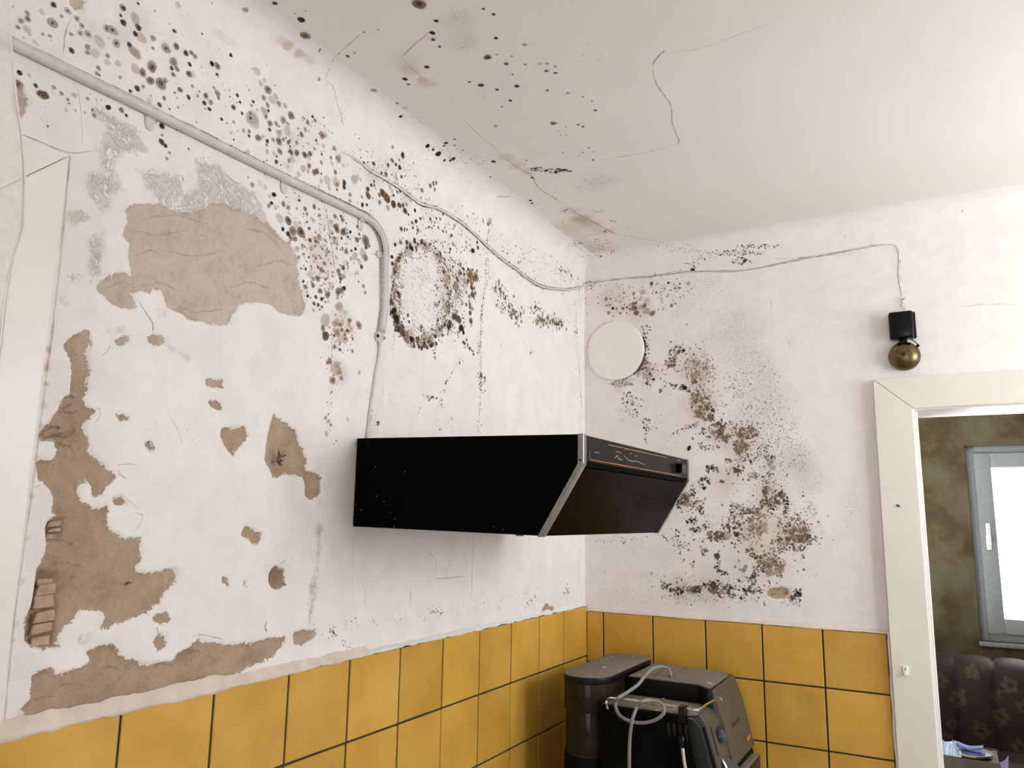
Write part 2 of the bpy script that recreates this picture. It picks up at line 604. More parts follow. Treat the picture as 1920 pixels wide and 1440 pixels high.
A1, A2, A3 = (0, 0, 3), (0, 480, 3), (0, 960, 3)
PLASTER = [
    # big bare field under the pipe
    px_poly('235 392 255 384 306 383 330 395 355 398 385 392 400 380 420 384 440 392 470 400 500 420 520 440 545 458 556 480 560 520 568 545 572 565 571 590 547 592 524 585 510 570 480 566 450 570 437 590 430 610 393 607 353 598 337 583 313 577 311 557 302 543 290 541 281 540 277 548 262 541 247 552 252 567 254 577 250 582 230 577 205 565 186 548 180 538 200 522 216 512 235 512 262 536 252 525 246 500 240 478 246 455 228 440 240 415'),
    # column down the left edge
    px_poly('400 450 460 425 495 430 515 500 490 570 510 640 480 700 505 760 460 790 480 840 530 870 500 920 470 960 500 1040 510 1110 560 1150 600 1180 650 1240 620 1290 570 1320 570 1345 530 1345 520 1290 490 1265 440 1300 435 1350 470 1390 520 1415 600 1410 605 1440 590 1470 620 1540 700 1590 790 1590 800 1680 770 1770 830 1790 990 1755 1005 1800 930 1890 890 1960 760 2030 650 2080 600 2105 565 2090 600 2030 580 1995 460 1985 420 2050 380 2080 330 2140 320 2200 230 2210 180 2190 145 2160 150 2050 200 1920 220 1750 260 1660 270 1590 260 1530 290 1485 330 1475 300 1440 310 1380 290 1330 240 1270 205 1190 210 1160 320 1130 315 1080 310 1030 230 1030 235 980 290 920 330 870 360 800 400 780 405 680 410 600 380 560 365 500', *A2),
    # band above the tiles
    px_poly('120 1110 180 1050 185 920 240 895 290 890 310 920 440 890 520 840 480 790 560 750 610 745 670 780 710 830 860 860 900 840 985 850 1000 800 1070 760 1120 715 1180 740 1300 750 1430 735 1520 710 1600 705 1580 770 1510 830 1400 870 1340 905 1290 930 1200 950 1080 970 900 1000 700 1050 560 1090 400 1110 300 1120 200 1140 150 1140', *A3),
    px_poly('1650 680 1700 665 1775 665 1780 700 1700 750 1660 735', *A3),
    px_poly('860 600 890 575 930 570 955 600 910 640 880 630', *A3),
    px_poly('865 730 890 690 930 700 930 760 890 775', *A3),
    px_poly('1375 80 1470 120 1465 170 1430 185 1365 125', *A3),
    px_poly('1250 360 1295 370 1285 410 1255 400', *A3),
    px_poly('1370 385 1395 395 1390 420 1375 415', *A3),
    # lozenge with the wire stub and its tail
    px_poly('1540 890 1590 930 1660 980 1690 1060 1725 1110 1725 1180 1720 1230 1690 1245 1640 1230 1600 1220 1570 1250 1535 1245 1525 1200 1495 1150 1500 1070 1520 970', *A2),
    px_poly('1700 1215 1770 1210 1810 1250 1800 1310 1790 1350 1750 1370 1720 1350 1720 1280', *A2),
    px_poly('1245 970 1380 960 1395 1020 1350 1070 1310 1120 1270 1075 1245 1010', *A2),
    px_poly('1165 690 1200 690 1250 700 1250 740 1200 745 1165 720', *A2),
    px_poly('1180 820 1215 815 1260 860 1235 870 1185 845', *A2),
    px_poly('660 895 700 890 740 905 730 925 680 930', *A2),
    px_poly('820 1050 850 1040 875 1100 850 1095 825 1070', *A2),
    px_poly('840 460 870 440 930 455 940 490 880 500 840 485', *A2),
    px_poly('650 480 690 450 730 460 730 485 680 500', *A2),
    px_poly('640 1360 690 1350 705 1395 670 1410 640 1395', *A2),
    ellipse(520.7, 1084, 16, 22),
    px_poly('1015 1147 1024 1132 1036 1137 1043 1147'),
    px_poly('85 450 130 500 150 560 130 640 105 655 70 600', *A1),
    px_poly('395 -30 480 -30 475 20 460 60 430 62 400 22', *A1),
]
WORN = [
    px_poly('520 610 560 600 600 640 700 690 770 720 800 800 830 855 700 860 640 890 640 950 600 985 570 920 560 850 590 770 600 690 540 650', *A1),
    px_poly('510 965 650 980 690 1060 640 1090 610 1180 550 1190 500 1080', *A1),
    px_poly('770 955 900 975 1010 985 1040 1080 1000 1150 930 1190 880 1110 820 1050', *A1),
    px_poly('1100 890 1230 930 1300 1010 1440 1080 1480 1180 1540 1300 1620 1400 1680 1470 1560 1480 1300 1250 1100 1210 980 1180 1040 1090 1120 1050', *A1),
    px_poly('370 1190 450 1180 490 1220 440 1260 380 1250', *A1),
    px_poly('510 1320 590 1300 580 1440 560 1570 520 1600 490 1540 510 1440', *A1),
    px_poly('385 115 440 105 430 135 400 145', *A2),
    px_poly('320 230 370 215 380 260 330 265', *A2),
    px_poly('960 520 1000 530 1075 570 1050 590 1010 560', *A2),
    px_poly('890 310 930 310 930 340 900 335', *A2),
    px_poly('620 420 680 400 700 420 640 445', *A2),
    px_poly('445 720 470 700 515 705 505 740 460 745', *A3),
    px_poly('300 -60 400 -60 405 30 350 30 300 0', *A3),
    px_poly('110 1110 190 1140 320 1120 310 1160 200 1200 60 1210', *A3),
    px_poly('1780 60 1810 60 1800 200 1790 330 1770 500 1740 620 1740 420 1785 300', *A3),
]
CAVITY = [px_poly('330 650 490 700 495 1200 450 1310 260 1300 230 1220 300 900', 0, 920, 4.5),
          px_poly('420 240 545 240 540 420 400 420', 0, 920, 4.5),
          ellipse(521, 1085, 13, 19)]
BRICKS = ['430 262 530 250 525 300 425 312', '425 318 525 305 520 352 420 362', '420 366 520 356 518 408 415 412',
          '338 752 490 732 488 778 330 802', '325 808 488 785 485 860 318 885', '312 902 478 880 476 972 305 1012',
          '305 1035 478 1002 474 1090 294 1120', '296 1128 474 1098 466 1190 285 1228', '288 1252 440 1222 435 1300 275 1312']


def sdf(polys, P, far=.5):
    """signed distance (m) from every point of P (n,2) to the outlines, negative inside"""
    out = np.full(len(P), far)
    for poly in polys:
        q = np.array(poly)
        lo, hi_ = q.min(0) - .04, q.max(0) + .04
        idx = np.nonzero(((P >= lo) & (P <= hi_)).all(1))[0]
        if not len(idx):
            continue
        X = P[idx]
        d2 = np.full(len(X), 9.)
        ins = np.zeros(len(X), bool)
        for a, b in zip(q, np.roll(q, -1, 0)):
            ab = b - a
            t = np.clip(((X - a) @ ab) / (ab @ ab + 1e-12), 0, 1)
            e = X - a - t[:, None] * ab
            d2 = np.minimum(d2, (e * e).sum(1))
            c = (a[1] > X[:, 1]) != (b[1] > X[:, 1])
            ins ^= c & (X[:, 0] < (b[0] - a[0]) * (X[:, 1] - a[1]) / (b[1] - a[1] + 1e-15) + a[0])
        d = np.sqrt(d2); d[ins] *= -1
        out[idx] = np.minimum(out[idx], d)
    return out


def to_wall(polys, ax):
    o = 1 - ax
    return [[(on(ax, 0., *p)[o], on(ax, 0., *p)[2]) for p in poly] for poly in polys]


def frange(a, b, s):
    n = max(1, int(round((b - a) / s)))
    return [a + (b - a) * i / n for i in range(n + 1)]


def sm(x):
    x = np.clip(x, 0, 1)
    return x * x * (3 - 2 * x)


def make_wall(name, us, zs, k, hole=None, plaster=(), worn=(), cavity=(), mat='wall'):
    """wall in the plane axis k = 0, u running along the other axis, topped by a quarter-round cove"""
    sg = 1. if k == 0 else -1.
    prof = [(0., z) for z in zs] + [(RC * (1 - math.cos(a)), H - RC + RC * math.sin(a)) for a in [math.pi / 2 * i / 9 for i in range(1, 10)]]
    U, Z = len(us), len(prof)
    uu = np.repeat(np.array(us), Z); aa = np.tile(np.array([p[0] for p in prof]), U); zz = np.tile(np.array([p[1] for p in prof]), U)
    ul = -np.maximum(-uu, aa) if k == 0 else np.maximum(uu, aa)      # mitre in the room corner
    P2 = np.stack([uu, zz], 1)
    dp, dw, dc = sdf(plaster, P2), sdf(worn, P2), sdf(cavity, P2)
    rng = np.random.RandomState(3)
    dep = .0045 * sm((.003 - dp) / .006) + .010 * sm((.004 - dc) / .010)
    dep += (dp < 0) * rng.uniform(-.0008, .0008, len(dp)) + (dw < 0) * rng.uniform(0, .0005, len(dp))
    co = np.zeros((len(uu), 3)); co[:, k] = (aa - dep) * sg; co[:, 1 - k] = ul; co[:, 2] = zz
    F = []
    for i in range(U - 1):
        for j in range(Z - 1):
            if hole and hole(.5 * (us[i] + us[i + 1]), .5 * (prof[j][1] + prof[j + 1][1])):
                continue
            F.append((i * Z + j, i * Z + j + 1, (i + 1) * Z + j + 1, (i + 1) * Z + j))
    if k == 0:
        F = [f[::-1] for f in F]
    me = bpy.data.meshes.new(name)
    me.vertices.add(len(co)); me.vertices.foreach_set('co', co.ravel())
    me.loops.add(4 * len(F)); me.polygons.add(len(F))
    Fa = np.array(F, dtype=np.int32)
    if k == 0:
        Fa = Fa[:, ::-1].copy()
    me.loops.foreach_set('vertex_index', Fa.ravel())
    me.polygons.foreach_set('loop_start', np.arange(0, 4 * len(F), 4, dtype=np.int32))
    me.polygons.foreach_set('use_smooth', np.ones(len(F), bool))
    me.update(calc_edges=True)
    for nm, d in (('plaster', dp), ('worn', dw), ('cavity', dc)):
        a = me.attributes.new(nm, 'FLOAT', 'POINT'); a.data.foreach_set('value', d.astype(np.float32))
    me.materials.append(M[mat])
    o = bpy.data.objects.new(name, me); COL.objects.link(o)
    return o


dz_ = frange(1.33, H - RC, .004)
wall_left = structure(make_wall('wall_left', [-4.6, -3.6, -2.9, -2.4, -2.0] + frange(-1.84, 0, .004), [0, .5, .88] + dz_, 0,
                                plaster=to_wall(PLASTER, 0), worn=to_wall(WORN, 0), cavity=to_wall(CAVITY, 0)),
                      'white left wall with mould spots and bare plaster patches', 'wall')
DX0, DX1, DZ = .925, 1.76, 1.905           # clear opening of the doorway
wall_back = structure(make_wall('wall_back', frange(0, 1.3, .006) + [1.5, DX1 - .01, 1.88, XR], [0, .5, .88] + frange(1.33, H - RC, .006), 1,
                                hole=lambda u, z: DX0 - .012 < u < DX1 + .012 and z < DZ + .012,
                                plaster=to_wall([ellipse(1459, 1112, 21, 11)], 1), cavity=[]),
                      'white back wall with mould beside the doorway', 'wall')
# ceiling, floor and the unseen sides of the kitchen
ceiling = structure(box('ceiling', (RC, XR, YF, -RC, H, H + .1), 'ceiling'), 'white ceiling with cracks and dark mould specks', 'ceiling')
floor = structure(box('floor', (-.1, XR + .1, YF - .1, YB + .1, -.1, 0), 'floor'), 'worn brown floor running under both rooms', 'floor')


def holed_wall(name, ax, a, b, u0, u1, hole, mat, top, parent=None):
    """thick wall with one rectangular opening, made of one mesh"""
    bm = bmesh.new()
    h0, h1, z0, z1 = hole
    for (p0, p1, q0, q1) in ((u0, h0, 0, top), (h1, u1, 0, top), (h0, h1, 0, z0), (h0, h1, z1, top)):
        if p1 - p0 < 1e-4 or q1 - q0 < 1e-4:
            continue
        d = (a, b, p0, p1, q0, q1) if ax == 0 else (p0, p1, a, b, q0, q1)
        t = box_bm(*d); me = bpy.data.meshes.new('t'); t.to_mesh(me); t.free(); bm.from_mesh(me); bpy.data.meshes.remove(me)
    return bm_obj(name, bm, mat, parent)


wall_right = structure(holed_wall('wall_right', 0, XR, XR + .25, YF, 0, KW, 'wall_plain', H), 'right kitchen wall with the daylight window', 'wall')
wall_front = structure(holed_wall('wall_front', 1, YF - .25, YF, -.1, XR + .25, BW, 'wall_plain', H), 'plain wall behind the viewer', 'wall')
wall_core = structure(holed_wall('wall_partition', 1, .012, .15, -1.2, XR + .25, (DX0 - .012, DX1 + .012, 0, DZ + .012), 'peeled', H), 'far side of the wall with the doorway', 'wall')
wall_far = structure(holed_wall('wall_far', 1, YB, YB + .3, -1.2, XR + .25, FW, 'peeled', H), 'peeled olive grey wall of the next room', 'wall')
structure(box('wall_side', (-1.3, -1.2, .15, YB + .3, 0, H), 'peeled'), 'unseen end wall of the next room', 'wall')
structure(box('wall_east', (XR + .25, XR + .35, .012, YB + .3, 0, H), 'peeled'), 'unseen right wall of the next room', 'wall')
structure(box('ceiling_far', (-1.3, XR + .35, .15, YB + .3, H, H + .1), 'ceiling'), 'ceiling of the next room', 'ceiling')

for i, s in enumerate(BRICKS):
    q = px_poly(s, 0, 920, 4.5)
    pts = [on(0, -.004, *p)[1:] for p in q]
    pts = [(p[0] + RND.uniform(-.002, .002), p[1] + RND.uniform(-.0015, .0015)) for p in pts]
    b = bm_obj('brick', prism_bm(pts, 0, -.026, -.0085 + RND.uniform(-.003, .003), .0010, 1), 'brick', wall_left)

# ------------------------------------------------------------------ tiles, one by one
TP = .1511


def tile(parent, ax, u0, u1, z0, z1):
    g = .0021
    d = (.002, .008 + RND.uniform(-.0006, .0006), u0 + g, u1 - g, z0 + g, z1 - g)
    if ax == 1:
        d = (d[2], d[3], -d[1], -d[0], d[4], d[5])
    return box('tile', d, 'tile', parent, .0012, 1)


lz = [.757, .910, 1.0625, 1.2155, 1.3605]
bz = [.742, .895, 1.048, 1.2005, 1.3465]
lu = [0.] + [-.1660 - TP * k for k in range(10)] + [-1.683]
bu = [.008] + [.0625 + .1528 * k for k in range(6)]
for r in range(4):
    for a, b in zip(lu, lu[1:]):
        tile(wall_left, 0, b + RND.uniform(-.0006, .0006), a - (.002 if a == 0 else 0), lz[r], lz[r + 1])
    for a, b in zip(bu, bu[1:]):
        tile(wall_back, 1, a, b - (.001 if b > .8 else 0), bz[r], bz[r + 1])
box('grout', (.0004, .0052, -1.69, -.0005, .757, 1.359), 'grout', wall_left)
box('grout', (.0005, .8262, -.0052, -.0004, .742, 1.3445), 'grout', wall_back)


def fillet(parent, ax, u0, u1, zt, hgt, prof, seed):
    """ragged plaster lip where the wall meets the top of the tiles"""
    r = random.Random(seed)
    V, F = [], []
    n = int(abs(u1 - u0) / .008)
    w = [r.uniform(-1, 1) for _ in range(n + 1)]
    w = [(w[max(0, i - 1)] + w[i] + w[min(n, i + 1)]) / 3 for i in range(n + 1)]
    for i in range(n + 1):
        u = u0 + (u1 - u0) * i / n
        top, out, low = prof(u)
        top += w[i] * .004; low += w[i] * .003
        for (a, z) in ((-.001, zt + top), (out * .45, zt + top * .5), (out, zt + .001), (out + .0006, zt - low), (.001, zt - low - .001)):
            V.append((a, u, z) if ax == 0 else (u, -a, z))
    for i in range(n):
        for j in range(4):
            F.append((i * 5 + j, i * 5 + j + 1, (i + 1) * 5 + j + 1, (i + 1) * 5 + j))
    return mesh_obj('plaster_lip', V, F, 'fillet' if seed != 8 else 'plaster_white', parent, True)


fillet(wall_left, 0, -1.69, -1.02, 1.3605, .02, lambda u: (.016, .009, .005 * min(1, (-1.0 - u) * 3)), 5)
fillet(wall_left, 0, -1.03, -.004, 1.3605, .02, lambda u: (.009, .0085, .0008), 8)
fillet(wall_back, 1, .004, .828, 1.3465, .02, lambda u: (.007 + .005 * u, .0088, .0006), 6)
# crumbly white edge of the tiles along the door casing
tube('plaster_lip', [(.829 + RND.uniform(-.0012, .0012), -.0065, .75 + .03 * i) for i in range(21)], .0042, 'plaster_white', wall_back, 6)

# ------------------------------------------------------------------ door casing and jamb on the back wall
trim_1 = thing('trim_1', 'cream painted flat door casing with mitred corner', 'trim', (.832, -.01, 0)); trim_1['kind'] = 'structure'
CX0, CX1, CZ0, CZ1 = .832, .920, 1.990, 1.909
bm_obj('casing_board', prism_bm([(CX0, 0), (CX1, 0), (CX1, CZ1), (CX0, CZ0)], 1, -.022, -.0005, .0018, 2), 'trim', trim_1)
bm_obj('casing_board', prism_bm([(CX0 + .0008, CZ0), (CX1 + .0008, CZ1), (1.765, CZ1), (1.853, CZ0)], 1, -.022, -.0005, .0018, 2), 'trim', trim_1)
bm_obj('casing_board', prism_bm([(1.766, 0), (1.853, 0), (1.853, CZ0 - .001), (1.766, CZ1)], 1, -.022, -.0005, .0018, 2), 'trim', trim_1)
box('jamb_board', (DX0 - .011, DX0, -.012, .16, 0, DZ), 'trim_white', trim_1, .001, 1)
box('jamb_board', (DX1, DX1 + .011, -.012, .16, 0, DZ), 'trim_white', trim_1, .001, 1)
box('jamb_board', (DX0 - .011, DX1 + .011, -.012, .16, DZ, DZ + .011), 'trim_white', trim_1, .001, 1)
box('stop_bead', (DX0, DX0 + .004, .004, .03, 0, DZ), 'trim_white', trim_1, .0015, 2)
# casing of the door in the left wall, its inner side behind the curtain
trim_2 = thing('trim_2', 'white painted casing of the door in the left wall', 'trim', (.0, -1.69, 0)); trim_2['kind'] = 'structure'
LY0, LY1, LZ0, LZ1 = -1.688, -1.778, 2.072, 1.982
bm_obj('casing_board', prism_bm([(LY0, 0), (LY1, 0), (LY1, LZ1), (LY0, LZ0)], 0, .0005, .024, .0018, 2), 'trim_white', trim_2)
bm_obj('casing_board', prism_bm([(LY0 - .0008, LZ0), (LY1 - .0008, LZ1), (-2.60, LZ1), (-2.69, LZ0)], 0, .0005, .024, .0018, 2), 'trim_white', trim_2)
door_1 = structure(box('door_1', (.0006, .012, -2.60, -1.78, .01, 1.98), 'trim_white', None, .002, 1), 'closed white door in the left wall behind the curtain', 'door')

# ------------------------------------------------------------------ windows


def window(name, ax, plane, rect, dep, mat, label, sashw=.075, framew=.05, sill=True, mull=None):
    """frame, sash, pane; the window stands in plane axis=plane, room side towards -axis"""
    t = thing(name, label, 'window', (plane, rect[0], rect[2]) if ax == 0 else (rect[0], plane, rect[2])); t['kind'] = 'structure'
    a, b, c, d = rect

    def bar(nm, u0, u1, z0, z1, p0, p1, m=mat, par=t, bev=.003):
        dd = (p0, p1, u0, u1, z0, z1) if ax == 0 else (u0, u1, p0, p1, z0, z1)
        return box(nm, dd, m, par, bev, 2)
    f0, f1 = plane + dep, plane + dep + .07
    for q in ((a, a + framew, c, d), (b - framew, b, c, d), (a + framew, b - framew, c, c + framew), (a + framew, b - framew, d - framew, d)):
        bar('frame_bar', *q, f0, f1)
    e = [a + framew] + ([mull] if mull else []) + [b - framew]
    for u0, u1 in zip(e, e[1:]):
        z0, z1 = c + framew, d - framew
        u0 -= .004; u1 += .004
        for q in ((u0, u0 + sashw, z0, z1), (u1 - sashw, u1, z0, z1), (u0 + sashw, u1 - sashw, z0, z0 + sashw), (u0 + sashw, u1 - sashw, z1 - sashw, z1)):
            bar('sash_bar', *q, f0 - .012, f1 - .02)
        bar('pane', u0 + sashw - .005, u1 - sashw + .005, z0 + sashw - .005, z1 - sashw + .005, f1 - .045, f1 - .041, 'glass', t, 0)
    if sill:
        bar('sill_board', a - .01, b + .01, c - .025, c, plane - .02, f0)
    return t


w3 = window('fill_window', 1, YF - .19, BW, .03, 'trim_white', 'unseen white window added behind the viewer to brighten the back wall', mull=1.575, sill=False)
window('window_2', 0, XR, KW, .08, 'trim_white', 'white kitchen window in the right wall', mull=-.63)
window_1 = window('window_1', 1, YB, FW, .03, 'far_frame', 'grey framed window of the next room, above the sofa', sashw=.086, framew=.045)
hd = on(1, YB + .018, 1858, 1012)
hx = hd[0] - .012
zt_, zb_ = on(1, YB, 1853, 981)[2], on(1, YB, 1858, 1028)[2]
h = box('window_handle', (hx - .013, hx + .013, YB + .006, YB + .018, zb_ - .01, zb_ + .075), 'handle', window_1, .004, 2)
box('handle_grip', (hx - .010, hx + .010, YB - .03, YB - .012, zb_ + .02, zt_), 'handle', h, .006, 2)
box('handle_neck', (hx - .008, hx + .008, YB - .02, YB + .008, zb_ + .02, zb_ + .045), 'handle', h, .003, 2)
# strip of plaster edge round the far opening
box('reveal_bead', (FW[0] - .012, FW[0] + .001, YB - .004, YB + .03, FW[2] - .02, FW[3] + .01), 'peeled', wall_far, .003, 2)
# ------------------------------------------------------------------ mould colonies, stains, cracks and painted gap shade: thin layers lying on the plaster
# kinds: centre, middle and rim colour with cover
KIND = {
    'k': ((.028, .027, .025, .95), (.054, .048, .042, .82), (.17, .15, .135, .06)),
    'K': ((.016, .015, .013, 1.), (.024, .022, .019, .96), (.06, .055, .05, .25)),
    'g': ((.13, .125, .12, .66), (.24, .23, .22, .50), (.24, .23, .22, .08)),
    'f': ((.45, .42, .40, .36), (.48, .45, .43, .36), (.44, .42, .40, .08)),
    'b': ((.095, .058, .034, .82), (.33, .22, .14, .68), (.17, .11, .07, .30)),
    'B': ((.085, .045, .022, .92), (.155, .085, .044, .84), (.24, .15, .09, .20)),
    't': ((.50, .37, .26, .44), (.52, .39, .28, .40), (.36, .26, .18, .20)),
    'd': ((.035, .032, .030, .92), (.33, .29, .265, .45), (.45, .41, .38, .03)),
    'r': ((.06, .055, .05, .95), (.36, .32, .27, .60), (.38, .34, .30, .30)),
    'h': ((.60, .43, .29, .20), (.60, .46, .34, .10), (.60, .46, .34, .0)),
    'o': ((.55, .33, .15, .42), (.58, .38, .2, .30), (.6, .42, .26, .0)),
    's': ((.42, .40, .385, .10), (.43, .41, .39, .075), (.45, .43, .41, .0)),
}


class Stain:
    def __init__(s):
        s.V, s.F, s.C = [], [], []

    def spot(s, surf, px, py, r, kind, rnd, stretch=1.):
        p, u, v, n = hit(surf, px, py)
        R = r * depth(p) / FPX * (.92 if kind not in 'hso' else 1.)
        big = r > 3.2
        N = 12 if r > 6 else 9 if big else 6
        lift = rnd.uniform(.0003, .0011)
        c0, c1, c2 = KIND[kind]
        j = rnd.uniform(.85, 1.15)
        f = lambda c: (c[0] * j, c[1] * j, c[2] * j, min(1, c[3] * rnd.uniform(.85, 1.08)))
        base = len(s.V)
        off = (rnd.uniform(-.2, .2) * R, rnd.uniform(-.2, .2) * R)
        s.V.append(p + n * lift + u * off[0] + v * off[1]); s.C.append(f(c0))
        ph = rnd.uniform(0, 6.28); a1 = rnd.uniform(0, .16); a2 = rnd.uniform(0, .10)
        rings = ((.30, c0), (.62, c1), (.86, c1), (1.10, c2)) if big else ((.62, c1), (1.12, c2))
        if kind in 'dr' and big:
            rings = ((.22, c0), (.42, c1), (.85, c1), (1.12, c2))
        if kind in 'hso':
            N = 24; f0 = f; mul = lambda c, m: (c[0], c[1], c[2], c0[3] * m)
            rings = ((.25, mul(c0, .97)), (.45, mul(c0, .8)), (.65, mul(c0, .5)), (.85, mul(c0, .2)), (1.1, mul(c0, 0)))
        ex, ey = (1., stretch)
        for fr, c in rings:
            for k in range(N):
                an = 2 * math.pi * k / N + ph * .1
                q = fr * R * (1 + a1 * math.sin(2 * an + ph) + a2 * math.sin(3 * an + 2 * ph) + (rnd.uniform(-.10, .10) if kind not in 'hso' else 0))
                s.V.append(p + n * lift + u * (q * math.cos(an) * ex) + v * (q * math.sin(an) * ey)); s.C.append(f(c))
        for k in range(N):
            s.F.append((base, base + 1 + k, base + 1 + (k + 1) % N))
        for i in range(len(rings) - 1):
            o = base + 1 + i * N
            for k in range(N):
                s.F.append((o + k, o + N + k, o + N + (k + 1) % N, o + (k + 1) % N))

    def line(s, surf, pts, w, col, rnd, sub=5, lift=.0006, jit=.5, taper=True):
        """crack, grime or painted shade line: a ribbon following the wall"""
        P = smooth_path([(x, y) for x, y in pts], sub)
        base = len(s.V); m = len(P)
        for i, q in enumerate(P):
            q = (q[0] + rnd.uniform(-jit, jit), q[1] + rnd.uniform(-jit, jit))
            p, u, v, n = hit(surf, *q)
            a, b = P[max(i - 1, 0)], P[min(i + 1, m - 1)]
            pa, pb = hit(surf, *a)[0], hit(surf, *b)[0]
            t = pb - pa; t /= np.linalg.norm(t) + 1e-9
            sd = np.cross(n, t)
            ww = w * depth(p) / FPX * .5 * rnd.uniform(.45, 1.4)
            if taper:
                ww *= min(1, .25 + 4 * min(i, m - 1 - i) / m)
            al = col[3] * rnd.uniform(.5, 1.)
            for k, (o, aa) in enumerate(((-1.6, 0.), (-.5, al), (.5, al), (1.6, 0.))):
                s.V.append(p + n * lift + sd * ww * o); s.C.append((col[0], col[1], col[2], aa))
        for i in range(m - 1):
            for k in range(3):
                o = base + i * 4 + k
                s.F.append((o, o + 1, o + 5, o + 4))

    def build(s, name, parent, label):
        me = bpy.data.meshes.new(name)
        me.from_pydata([tuple(map(float, v)) for v in s.V], [], s.F)
        a = me.attributes.new('Stain', 'FLOAT_COLOR', 'POINT')
        a.data.foreach_set('color', np.array(s.C, dtype=np.float32).ravel())
        me.materials.append(M['stain']); me.update()
        o = bpy.data.objects.new(name, me); COL.objects.link(o)
        o.parent = parent; o.matrix_parent_inverse = Matrix.Translation(-parent.location); o['kind'] = 'stuff'; o['label'] = label
        return o


ML, MB, MC = Stain(), Stain(), Stain()
TGT = {'L': ML, 'B': MB, 'C': MC}
R1 = random.Random(5)


def spots(surf, ox, oy, k, text):
    for e in text.split(';'):
        e = e.split()
        if len(e) < 4:
            continue
        TGT[surf].spot(surf, ox + float(e[0]) / k, oy + float(e[1]) / k, float(e[2]) / k, e[3], R1)


def vary(surf, k):
    q = R1.random()
    if k in 'kK' and q < .34:
        return 'g' if q < .12 else 'b' if surf == 'B' else 'k'
    if k == 'B' and q < .3:
        return 'b'
    return k


def blob(surf, cx, cy, rx, ry, n, r0, r1, kinds, ang=0, edge=0):
    ca, sa = math.cos(math.radians(ang)), math.sin(math.radians(ang))
    for _ in range(int(n * (.85 if r1 > 2.3 else 1))):
        while 1:
            a, b = R1.uniform(-1, 1), R1.uniform(-1, 1)
            if edge < a * a + b * b < 1:
                break
        if not edge:
            q = R1.uniform(.75, 1.); a *= q; b *= q
        x, y = cx + rx * a * ca - ry * b * sa, cy + rx * a * sa + ry * b * ca
        TGT[surf].spot(surf, x, y, r0 * .9 + (r1 - r0) * R1.random() ** 2.4, vary(surf, R1.choice(kinds)), R1)


def trail(surf, pts, w, n, r0, r1, kinds):
    L = [0]
    for a, b in zip(pts, pts[1:]):
        L.append(L[-1] + math.hypot(b[0] - a[0], b[1] - a[1]))
    for _ in range(n):
        t = R1.uniform(0, L[-1])
        i = max(j for j in range(len(pts) - 1) if L[j] <= t)
        q = (t - L[i]) / (L[i + 1] - L[i] + 1e-9)
        x = pts[i][0] + q * (pts[i + 1][0] - pts[i][0]) + R1.gauss(0, w); y = pts[i][1] + q * (pts[i + 1][1] - pts[i][1]) + R1.gauss(0, w)
        TGT[surf].spot(surf, x, y, r0 + (r1 - r0) * R1.random() ** 2, vary(surf, R1.choice(kinds)), R1)


# broad faint discolouration first
for a in ((600, 480, 40, 'h'), (640, 600, 40, 'h'), (700, 330, 26, 'h'), (760, 370, 26, 'h'), (870, 530, 22, 'h'), (550, 270, 40, 's'), (420, 70, 40, 's'), (250, 40, 50, 's'), (225, 70, 34, 's'), (170, 60, 40, 's'), (640, 700, 28, 'h'), (830, 560, 22, 'h'), (88, 690, 10, 'o'), (90, 655, 8, 'o'), (86, 720, 7, 'o'), (84, 760, 9, 'h'), (78, 800, 9, 'h'), (70, 860, 9, 'h'), (60, 930, 9, 'h'), (50, 1010, 9, 'h'), (40, 1090, 9, 'h'), (30, 1170, 9, 'h'), (600, 940, 14, 's'), (595, 1000, 8, 's'), (597, 1040, 8, 's'), (585, 1100, 8, 's'), (582, 1140, 8, 's'), (700, 700, 10, 's'), (690, 780, 10, 's')):
    ML.spot('L', a[0], a[1], a[2], a[3], R1)
for a in ((1310, 760, 50), (1380, 830, 50), (1300, 690, 40), (1420, 1000, 60), (1480, 1000, 36), (1440, 930, 40), (1360, 900, 40), (1200, 585, 30), (1215, 700, 26), (1280, 930, 26), (1440, 1060, 40), (1330, 1100, 40), (1270, 1100, 30), (1160, 725, 16), (1150, 560, 40)):
    MB.spot('B', a[0], a[1], a[2], 'h', R1)
for a in ((1390, 620, 60), (1440, 760, 70), (1470, 880, 60), (1380, 1060, 40), (1500, 860, 40), (1430, 690, 50), (1520, 900, 40)):
    MB.spot('B', a[0], a[1], a[2], 's', R1)
for a in ((540, 85, 16, 'o'), (560, 100, 14, 'o'), (525, 75, 12, 'h'), (580, 112, 16, 'h')):
    ML.spot('L', a[0], a[1], a[2], a[3], R1)
for a in ((770, 130, 26, 'h'), (800, 155, 24, 'h'), (790, 150, 12, 'h'), (950, 295, 22, 'h'), (970, 310, 22, 'h'), (990, 322, 18, 'h'), (1070, 395, 26, 'h'), (1090, 410, 28, 'o'), (1110, 420, 26, 'h'), (1130, 432, 26, 'h'), (1060, 430, 60, 'h'), (860, 40, 50, 's'), (870, 80, 40, 's'), (760, 110, 40, 's'), (1100, 465, 60, 'h'), (1120, 340, 50, 's')):
    MC.spot('C', a[0], a[1], a[2], a[3], R1)

